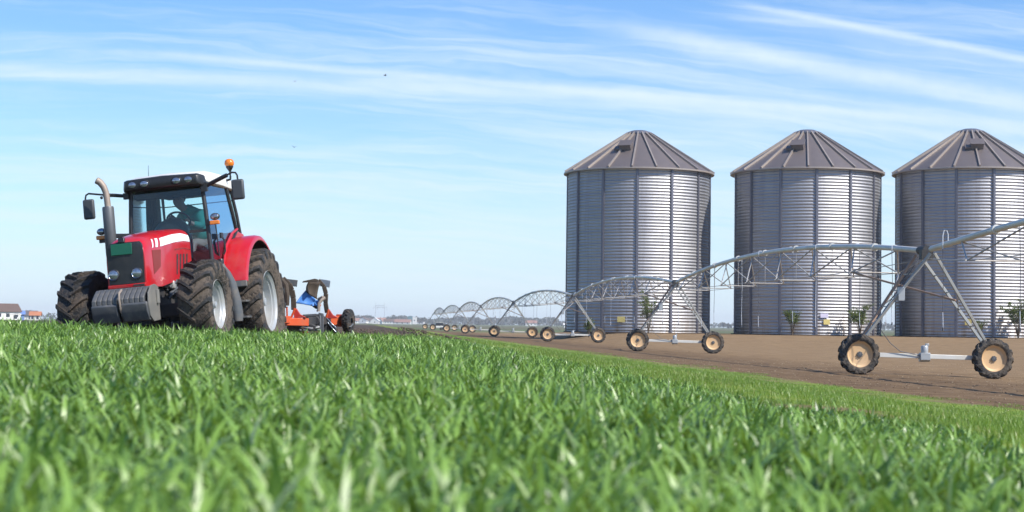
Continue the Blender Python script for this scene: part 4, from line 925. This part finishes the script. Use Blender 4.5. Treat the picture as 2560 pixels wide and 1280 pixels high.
# ------------------------------------------------------------------ far background: village, pylons, trees
def px_dir(px, py, F=4000.0):
    """unit view ray of the photograph's pixel, used only to lay out the far village on the ground"""
    return (px - 1280) / F
def house(px, y, w, d, h, rh, rot, wall, roof, label, cat='house', gable=True, nwin=2, chim=False, group=None, door=True):
    x = px_dir(px, 0) * y; t = tag(empty('house' if cat == 'house' else cat.replace(' ', '_'), (x, y, gz(x, y)), (0, 0, R(rot))), label, cat, group)
    b = MB()
    if gable: b.prism([(-d / 2, -.5), (d / 2, -.5), (d / 2, h), (0, h + rh * .97), (-d / 2, h)], -w / 2, w / 2, 'x')
    else: b.box((0, 0, h / 2 - .25), (w, d, h + .5))
    b.build('wall', M[wall], t, 0)
    o = .45; sl = rh / (d / 2); b = MB()
    if gable:
        for sg in (1, -1): b.add([(-w / 2 - o, sg * (d / 2 + o), h - o * sl + .05), (w / 2 + o, sg * (d / 2 + o), h - o * sl + .05), (w / 2 + o, 0, h + rh + .05), (-w / 2 - o, 0, h + rh + .05),
            (-w / 2 - o, sg * (d / 2 + o), h - o * sl + .25), (w / 2 + o, sg * (d / 2 + o), h - o * sl + .25), (w / 2 + o, 0, h + rh + .25), (-w / 2 - o, 0, h + rh + .25)], [(0, 1, 2, 3), (7, 6, 5, 4), (0, 4, 5, 1), (3, 2, 6, 7), (0, 3, 7, 4), (1, 5, 6, 2)])
    else:
        b.box((0, 0, h + .15), (w + .3, d + .3, .3))
    rf = b.build('roof', M[roof], t, 0)
    if chim: MB().box((w * .2, d * .12, h + rh + .3), (.6, .6, 1.4)).build('chimney', M['tile_r'], rf, 0)
    for i in range(nwin):
        xx = (i + .5) / nwin * w - w / 2
        for sy in (-1, 1): MB().box((xx, sy * (d / 2 + .02), h * .55), (min(1.3, w / nwin * .45), .08, 1.2)).build('window', M['window'], t, 0)
    if gable:
        for sx in (-1, 1): MB().box((sx * (w / 2 + .02), 0, h * .55), (.08, 1.2, 1.2)).build('window', M['window'], t, 0)
    return t
G1 = 'houses of the far village'
# homestead at the far left
house(13, 560, 9, 7.5, 3.0, 2.5, 38, 'wall_w', 'tile_b', 'white house with big brown gable roof at the far left', 'house', True, 3)
house(37, 560, 4.0, 3.4, 1.9, .7, 38, 'wall_w', 'wall_w', 'small white flat roofed annexe against the brown roofed house', 'annexe', False, 1)
house(54, 590, 2.6, 3, 2.3, 1.0, 20, 'bluewall', 'bluewall', 'small blue shed between white house and low long building', 'shed', True, 0)
house(71, 640, 7.5, 6, 2.1, 1.6, 6, 'wall_w', 'roof', 'low building with dull grey roof behind the blue shed', 'house', True, 2)
house(92, 610, 3.6, 4.5, 2.0, 1.2, 12, 'wall_w', 'tile_o', 'low white house with bright orange hipped roof beside the tractor', 'house', True, 2)
# village on the horizon
vil = [(893, 1850, 9, 8, 3.0, 2.8, 10, 'wall_w', 'tile_r', 'red roofed pale house just right of the plough wheel'), (912, 1760, 8, 8, 3.4, 2.8, 75, 'wall_w', 'tile_b', 'cream gable house facing front left of the pylon'),
       (927, 1900, 14, 8, 3.2, 2.8, 5, 'wall_w', 'tile_b', 'grey brown long roofed house behind the pylon legs'), (941, 1650, 8, 8, 3.2, 2.8, 85, 'wall_w', 'wall_w', 'bright white gabled house between the pylon legs'),
       (950, 1900, 9, 8, 3.2, 3.6, 15, 'wall_w', 'tile_r', 'tall red roofed house between the pylon legs'), (960, 1850, 7, 7, 3, 3.4, 40, 'wall_w', 'tile_r', 'rust red house beside the right pylon leg'),
       (972, 1700, 8, 7, 2.6, 2.4, 8, 'wall_w', 'tile_b', 'small dark roofed house right of the pylon'), (988, 1750, 15, 8, 2.6, 2.4, -4, 'wall_w', 'tile_b', 'long low pale house under bare trees'),
       (1010, 1700, 17, 9, 2.0, 2.9, -6, 'wall_w', 'tile_r', 'long red tiled roof sloping right, biggest of the village'), (1330, 1700, 12, 8, 3, 2.6, 3, 'wall_w', 'tile_r', 'red roofed house seen under the fourth arch of the irrigation line')]
vil += [(904, 1980, 9, 8, 3, 2.6, 70, 'wall_w', 'tile_b', 'dim brown gable house behind the cream gable house'), (1000, 1980, 10, 8, 2.8, 2.4, 20, 'wall_w', 'tile_b', 'dark roofed house just left of the long red roof'), (1052, 2000, 11, 8, 3, 2.2, -10, 'wall_w', 'tile_b', 'dull roofed house right of the square white block')]
for px, y, w, d, h, rh, rot, wa, ro, lb in vil: house(px, y, w, d, h, rh, rot, wa, ro, lb, 'house', True, 3, px % 2 == 0, G1)
house(1028, 1750, 5.2, 5, 8.3, 0, 0, 'wall_t', 'wall_t', 'square teal block standing beside a white block', 'block', False, 1)
house(1039, 1750, 4.6, 5, 7.6, 0, 0, 'wall_w', 'wall_w', 'square white block standing beside the teal block', 'block', False, 1)
house(1418, 900, 3.0, 2.2, 1.6, .5, 5, 'wall_w', 'wall_w', 'tiny white hut at the field edge left of the first silo', 'hut', True, 0)
# trees on the horizon
def far_tree(px, y, h, w, seed, label, group):
    r = np.random.default_rng(seed); x = px_dir(px, 0) * y
    t = tag(empty('distant_tree', (x, y, gz(x, y))), label, 'tree', group)
    b = MB(); b.tube([(0, 0, -.3), (0, 0, h * .4), (w * .04, 0, h * .8)], [.3, .2, .06], 5)
    for k in range(5): a = k * 1.3; b.tube([(0, 0, h * (.25 + .08 * k)), (math.cos(a) * w * .35, math.sin(a) * w * .35, h * (.5 + .08 * k))], [.12, .04], 4)
    b.build('trunk', M['bark'], t)
    n = 230; u = r.normal(size=(n, 3)); u /= np.linalg.norm(u, axis=1)[:, None]; cl = r.normal(size=(9, 3)) * np.array([.26, .26, .20]); ci = r.integers(0, 9, n)
    c = (cl[ci] + u * (.12 + .10 * r.random((n, 1)))) * np.array([w, w, h * .95]) + np.array([0, 0, h * .58]); c[:, 2] = np.clip(c[:, 2], .3, h)
    e1 = r.normal(size=(n, 3)); e2 = r.normal(size=(n, 3)); sc = .20 + .28 * r.random((n, 1))
    V = np.stack([c - e1 * sc, c + e2 * sc, c + e1 * sc, c - e2 * sc], 1).reshape(-1, 3); F = np.arange(4 * n).reshape(-1, 4)
    me = np_mesh('crown', V, F, M['fartree']); a = me.attributes.new('tone', 'FLOAT', 'POINT'); a.data.foreach_set('value', np.repeat(r.random(n), 4).astype(np.float32)); link('crown', me, t)
TR_ = [(899, 2000, 9, 8, 'bare crowned tree behind the red roofed house by the plough'), (980, 1950, 11, 11, 'broad bare tree right of the pylon, over low roofs'), (990, 1980, 10, 10, 'bare round tree between pylon and teal block'),
       (1001, 1900, 8, 9, 'low bare tree above the long red roof'), (1052, 1900, 8, 9, 'bluish tree just right of the white block'), (1060, 1950, 8, 12, 'wide low tree left of the irrigation line end'), (1120, 1900, 7, 10, 'low tree under the smallest arches'),
       (1198, 1700, 7.5, 7, 'small round tree under the third arch from the far end'), (1300, 1700, 8, 11, 'broad bush like tree beneath the wide central arch'), (1222, 1750, 6, 8, 'dull tree beside the upright leg left of the wide arch'), (1345, 1800, 7, 10, 'tree right of the small red roof under the arch'),
       (1810, 1600, 8, 8, 'rounded tree in the gap between the first two silos'), (1822, 1620, 6, 9, 'low flat tree in the gap between the first two silos'), (2210, 1600, 8, 9, 'faint tree in the gap beside the tallest mast'), (2230, 1650, 7, 9, 'low tree in the gap next to the last silo'), (128, 1500, 6, 7, 'bare tree close to the left front tyre of the tractor')]
for i, (px, y, h, w, lb) in enumerate(TR_): far_tree(px, y, h, w, 40 + i, lb, 'trees on the horizon')
# far wood: one mass
n = 9000; r = np.random.default_rng(3); pxs = np.concatenate([r.uniform(880, 1500, 9500), r.uniform(1500, 2700, 2600), r.uniform(-200, 880, 1200)]); n = len(pxs)
y = r.uniform(2100, 2500, n); x = (pxs - 1280) / 4000 * y; hh = (4.2 + 6 * vnoise(pxs, pxs * 0, 22, 12) + 3 * vnoise(pxs, pxs * 0, 7, 14)) * r.random(n) ** .6 * np.where(pxs > 1400, .8, 1)
c = np.stack([x, y, ground_z(x, y) + hh], -1)[:, None]; e1 = r.normal(size=(n, 1, 3)); e2 = r.normal(size=(n, 1, 3))
V = np.concatenate([c - e1, c + e2, c + e1, c - e2], 1).reshape(-1, 3); me = np_mesh('treeline', V, np.arange(4 * n).reshape(-1, 4), M['fartree']); a = me.attributes.new('tone', 'FLOAT', 'POINT'); a.data.foreach_set('value', np.repeat(r.random(n), 4).astype(np.float32))
tag(link('treeline', me), 'far grey wood along the whole horizon', 'wood', kind='stuff')
# pylon and masts
def pylon():
    y = 2000; x = px_dir(952, 0) * y; t = tag(empty('power_pylon', (x, y, gz(x, y))), 'faint two legged power pylon towering over the village', 'pylon')
    for sg in (-1, 1):
        b = MB(); b.tube([(sg * 6.3, 0, -.5), (sg * 5.5, 0, 18), (sg * 5.4, 0, 26)], [.30, .26, .2], 6); b.build('leg', M['far_metal'], t)
        b = MB(); b.tube([(sg * 5.4, 0, 20), (sg * 8.6, 0, 20.8)], .16, 5)
        for q in (8.4, 3.6): b.tube([(sg * q, 0, 20.5), (sg * q, 0, 17.5)], .15, 5)
        b.build('insulator_arm', M['far_metal'], t)
    b = MB()
    for z in (20, 22.6): b.tube([(-5.5, 0, z), (5.5, 0, z)], .2, 5)
    for k in range(5): b.tube([(-5.5 + 2.2 * k, 0, 20), (-4.4 + 2.2 * k, 0, 22.6), (-3.3 + 2.2 * k, 0, 20)], .14, 5)
    b.build('cross_beam', M['far_metal'], t)
pylon()
def mast(px, y, h, label, n):
    x = px_dir(px, 0) * y; t = tag(empty('radio_mast', (x, y, gz(x, y))), label, 'mast')
    for k in range(6): MB().tube([(0, 0, h * k / 6 - .2), (0, 0, h * (k + 1) / 6 - .2)], [.30 - .03 * k, .27 - .03 * k], 6).build('mast_section', M['tile_r'] if k % 2 else M['wall_w'], t)
mast(1240, 1900, 17, 'thin red and white mast under the wide arch', 1); mast(2216, 1500, 30, 'slender mast in the sky gap beside the last silo', 2)
# small parked vehicle at the far end of the line
def utility():
    y = 330; x = px_dir(1095, 0) * y; t = tag(empty('utility_vehicle', (x, y, gz(x, y)), (0, 0, R(8))), 'small pale vehicle with dark windows parked under the far end of the irrigation line', 'vehicle')
    b = MB(); b.box((0, 0, .62), (2.9, 1.3, .45)); b.box((-.9, 0, .95), (.9, 1.2, .25)); b.build('body', M['roofwhite'], t, 35, .05)
    b = MB(); b.prism([(-.5, .85), (-.3, 1.5), (1.15, 1.5), (1.3, .85)], -.58, .58, 'y'); b.build('cabin_glass', M['window'], t, 30, .04)
    MB().box((.45, 0, 1.54), (1.6, 1.22, .07)).build('roof', M['roofwhite'], t, 35, .02)
    for sx in (-.95, .95):
        for sy in (-1, 1): MB().lathe([(.05, -.1), (.30, -.1), (.34, -.06), (.34, .06), (.30, .1), (.05, .1)], 18, (sx, sy * .62, .34), 'y').build('wheel', M['tyre_piv'], t)
utility()
# birds
def bird(px, py, y, s, rot, label):
    x = px_dir(px, 0) * y; z = CAMZ + (812 - py + .0135 * (px - 1375)) / 4000 * y
    t = tag(empty('bird', (x, y, z), (0, 0, R(rot))), label, 'bird', 'birds in the sky'); t.scale = (s, s, s)
    b = MB(); b.sphere((0, 0, 0), .12, 10, 8, sc=(2.2, .8, .8)); b.sphere((.28, 0, .05), .07, 8, 6); b.prism([(.33, .05), (.43, .03), (.33, .02)], -.015, .015, 'y'); b.prism([(-.22, -.04), (-.48, -.12), (-.48, .12), (-.22, .04)], -.012, .012, 'z'); bo = b.build('body', M['bird'], t, 50)
    for sg in (-1, 1): b = MB(); b.prism([(.14, sg * .06), (.10, sg * .45), (-.10, sg * .85), (-.12, sg * .45), (-.14, sg * .06)], -.01, .012, 'z'); o = b.build('wing', M['bird'], t); o.rotation_euler = (sg * R(28), 0, 0)
bird(955, 186, 130, .32, 30, 'tiny dark bird gliding high, level with the thin contrail'); bird(730, 367, 140, .34, 120, 'tiny dark bird flying above and right of the beacon'); bird(728, 201, 200, .36, 70, 'faint speck of a bird highest over the tractor')

# ------------------------------------------------------------------ air between the field and the far village
hb = MB().box((0, 2200, 15.0), (6400, 4700, 34.5)).build('haze', M['bird'], None, 0)
hm = bpy.data.materials.new('haze_air'); hm.use_nodes = True; ht = NT(hm.node_tree); ht.n.remove(ht.n['Principled BSDF'])
pv = ht.new('ShaderNodeVolumePrincipled'); pv.inputs['Color'].default_value = (.93, .96, 1.0, 1); pv.inputs['Density'].default_value = .00020
ht.l.new(pv.outputs[0], ht.n['Material Output'].inputs['Volume']); hb.data.materials.clear(); hb.data.materials.append(hm)
tag(hb, 'pale bluish haze veiling the far village', 'haze', kind='stuff')

# ------------------------------------------------------------------ sky, sun, camera
SUN_AZ, SUN_EL = R(57), R(44.5)          # azimuth measured from behind the camera toward the right
sd = Vector((math.sin(SUN_AZ) * math.cos(SUN_EL), -math.cos(SUN_AZ) * math.cos(SUN_EL), math.sin(SUN_EL)))
sl = bpy.data.lights.new('sun', 'SUN'); sl.energy = 5.0; sl.angle = R(.53); sl.color = (1, .95, .87)
so = bpy.data.objects.new('sun', sl); col.objects.link(so); so.rotation_euler = sd.to_track_quat('Z', 'Y').to_euler()
w = bpy.data.worlds.new('World'); scene.world = w; w.use_nodes = True; t = NT(w.node_tree)
bg = t.n['Background']; sky = t.new('ShaderNodeTexSky', sky_type='NISHITA'); sky.sun_disc = False; sky.sun_elevation = SUN_EL
sky.sun_rotation = math.atan2(sd.x, sd.y); sky.air_density = 1.0; sky.dust_density = .2; sky.ozone_density = 3.0; sky.altitude = 100
gen = t.new('ShaderNodeTexCoord').outputs['Generated']
sep = t.new('ShaderNodeSeparateXYZ'); t.l.new(gen, sep.inputs[0])
# cirrus: long streaks laid over azimuth and height
az = t.math('ARCTAN2', sep.outputs[0], sep.outputs[1]); el = t.math('ARCTAN2', sep.outputs[2], t.math('SQRT', t.math('ADD', t.math('MULTIPLY', sep.outputs[0], sep.outputs[0]), t.math('MULTIPLY', sep.outputs[1], sep.outputs[1]))))
elp = t.math('ADD', el, t.math('ADD', t.math('MULTIPLY', az, .075), t.math('MULTIPLY', t.math('MULTIPLY', az, az), .16)))
cb = t.new('ShaderNodeCombineXYZ'); t.l.new(az, cb.inputs[0]); t.l.new(elp, cb.inputs[1])
warp = t.noise(t.mapping(cb.outputs[0], (5, 26, 1)), 1.0, 4, .55)
wc = t.new('ShaderNodeCombineXYZ'); t.l.new(az, wc.inputs[0]); t.l.new(t.math('ADD', elp, t.math('MULTIPLY', t.math('SUBTRACT', warp, .5), .035)), wc.inputs[1])
n1 = t.noise(t.mapping(wc.outputs[0], (3.2, 46, 1), (0, 0, 0), (.4, .2, 0)), 1.0, 7, .60)
n2 = t.noise(t.mapping(wc.outputs[0], (2.2, 17, 1), (0, 0, 0), (3.3, 1.7, 0)), 1.0, 4, .5)
n3 = t.noise(t.mapping(wc.outputs[0], (7, 170, 1), (0, 0, 0), (1.3, 7.7, 0)), 1.0, 5, .6)
cl = t.math('ADD', t.math('ADD', t.math('MULTIPLY', n1, .5), t.math('MULTIPLY', n2, .5)), t.math('MULTIPLY', t.math('SUBTRACT', n3, .5), .55))
low = t.math('MULTIPLY', t.ramp(el, .20, .06), .17)
cmask = t.math('MULTIPLY', t.math('MULTIPLY', t.ramp(t.math('ADD', cl, low), .45, .86), .68), t.math('SUBTRACT', 1, t.math('MULTIPLY', t.ramp(el, .25, .5), .75)))
def ray_of(px, py, F=4000.0):
    roll = math.atan(.0135); pit = math.atan(170.5 / F); a = (px - 1280) / F; b = (py - 640) / F; c, s = math.cos(roll), math.sin(roll)
    x, yv = c * a + s * b, -s * a + c * b; cp, sp = math.cos(pit), math.sin(pit); d = Vector((x, cp + yv * sp, sp - yv * cp)); return d.normalized()
def contrail(p0, p1, width, amp, soft_from=None):
    """vapour trail: a great circle of the sky with a soft, ragged width"""
    a, b = ray_of(*p0), ray_of(*p1); nrm = a.cross(b).normalized(); along = (b - a).normalized(); L = (b - a).length
    d = t.new('ShaderNodeVectorMath', operation='DOT_PRODUCT'); t.l.new(gen, d.inputs[0]); d.inputs[1].default_value = nrm
    e = t.new('ShaderNodeVectorMath', operation='DOT_PRODUCT'); t.l.new(gen, e.inputs[0]); e.inputs[1].default_value = along
    wob = t.math('MULTIPLY', t.math('SUBTRACT', t.noise(gen, 18, 5, .6), .5), width * 1.6)
    q = t.math('DIVIDE', t.math('ADD', d.outputs['Value'], wob), width)
    g = t.math('POWER', 2.718, t.math('MULTIPLY', t.math('MULTIPLY', q, q), -1))
    ea = a.dot(along); f = t.math('DIVIDE', t.math('SUBTRACT', e.outputs['Value'], ea), L)
    fade = t.math('MULTIPLY', t.ramp(f, -.05, .3), t.math('SUBTRACT', 1, t.ramp(f, 1.6, 2.2)))
    return t.math('MULTIPLY', t.math('MULTIPLY', g, fade), t.math('MULTIPLY', t.math('ADD', .45, t.math('MULTIPLY', t.noise(gen, 30, 6, .7), 1.0)), amp))
tot = cmask
for c in (contrail((1800, 0), (2560, 148), .0024, .70), contrail((1780, 10), (2560, 185), .0070, .22), contrail((1430, 50), (2560, 262), .0062, .70), contrail((150, 118), (1300, 212), .0026, .55), contrail((1300, 212), (2560, 330), .0045, .50), contrail((-200, 170), (700, 208), .0050, .5), contrail((1280, 130), (2560, 318), .0050, .38), contrail((1350, 215), (2560, 372), .0045, .38), contrail((1700, 40), (2560, 82), .0020, .25)):
    tot = t.math('ADD', tot, t.math('MULTIPLY', c, t.math('SUBTRACT', 1, t.math('MINIMUM', tot, 1))))
tot = t.math('MINIMUM', tot, 1)
hs = t.new('ShaderNodeHueSaturation'); hs.inputs['Saturation'].default_value = 1.2; t.l.new(sky.outputs[0], hs.inputs['Color'])
tint = t.mix(1.0, hs.outputs[0], (.77, .97, 1.19), 'MULTIPLY')
hz = t.math('POWER', 2.718, t.math('MULTIPLY', t.math('MAXIMUM', el, 0), -10))
skyc = t.mix(t.math('MULTIPLY', hz, .85), tint, (4.7, 5.75, 6.75))
t.l.new(skyc, bg.inputs[0]); bg.inputs[1].default_value = .119
bg2 = t.new('ShaderNodeBackground'); bg2.inputs[0].default_value = (.70, .82, .92, 1); bg2.inputs[1].default_value = .92
mx = t.new('ShaderNodeMixShader'); t.l.new(tot, mx.inputs[0]); t.l.new(bg.outputs[0], mx.inputs[1]); t.l.new(bg2.outputs[0], mx.inputs[2])
t.l.new(mx.outputs[0], t.n['World Output'].inputs[0])

cam = bpy.data.cameras.new('camera'); co = bpy.data.objects.new('camera', cam); col.objects.link(co); scene.camera = co
cam.sensor_width = 36; cam.lens = 4000 / 2560 * 36; cam.clip_start = .05; cam.clip_end = 12000
pit = math.atan(170.5 / 4000); roll = math.atan(.0135)
co.matrix_world = Matrix.Translation((0, 0, CAMZ)) @ Matrix.Rotation(PI / 2 + pit, 4, 'X') @ Matrix.Rotation(roll, 4, 'Z')
cam.dof.use_dof = True; cam.dof.focus_distance = 42; cam.dof.aperture_fstop = 4.0
vs = scene.view_settings; vs.view_transform = 'Standard'; vs.look = 'None'; vs.exposure = .36; vs.gamma = 1
scene.cycles.max_bounces = 8; scene.cycles.transparent_max_bounces = 16; scene.cycles.use_denoising = True
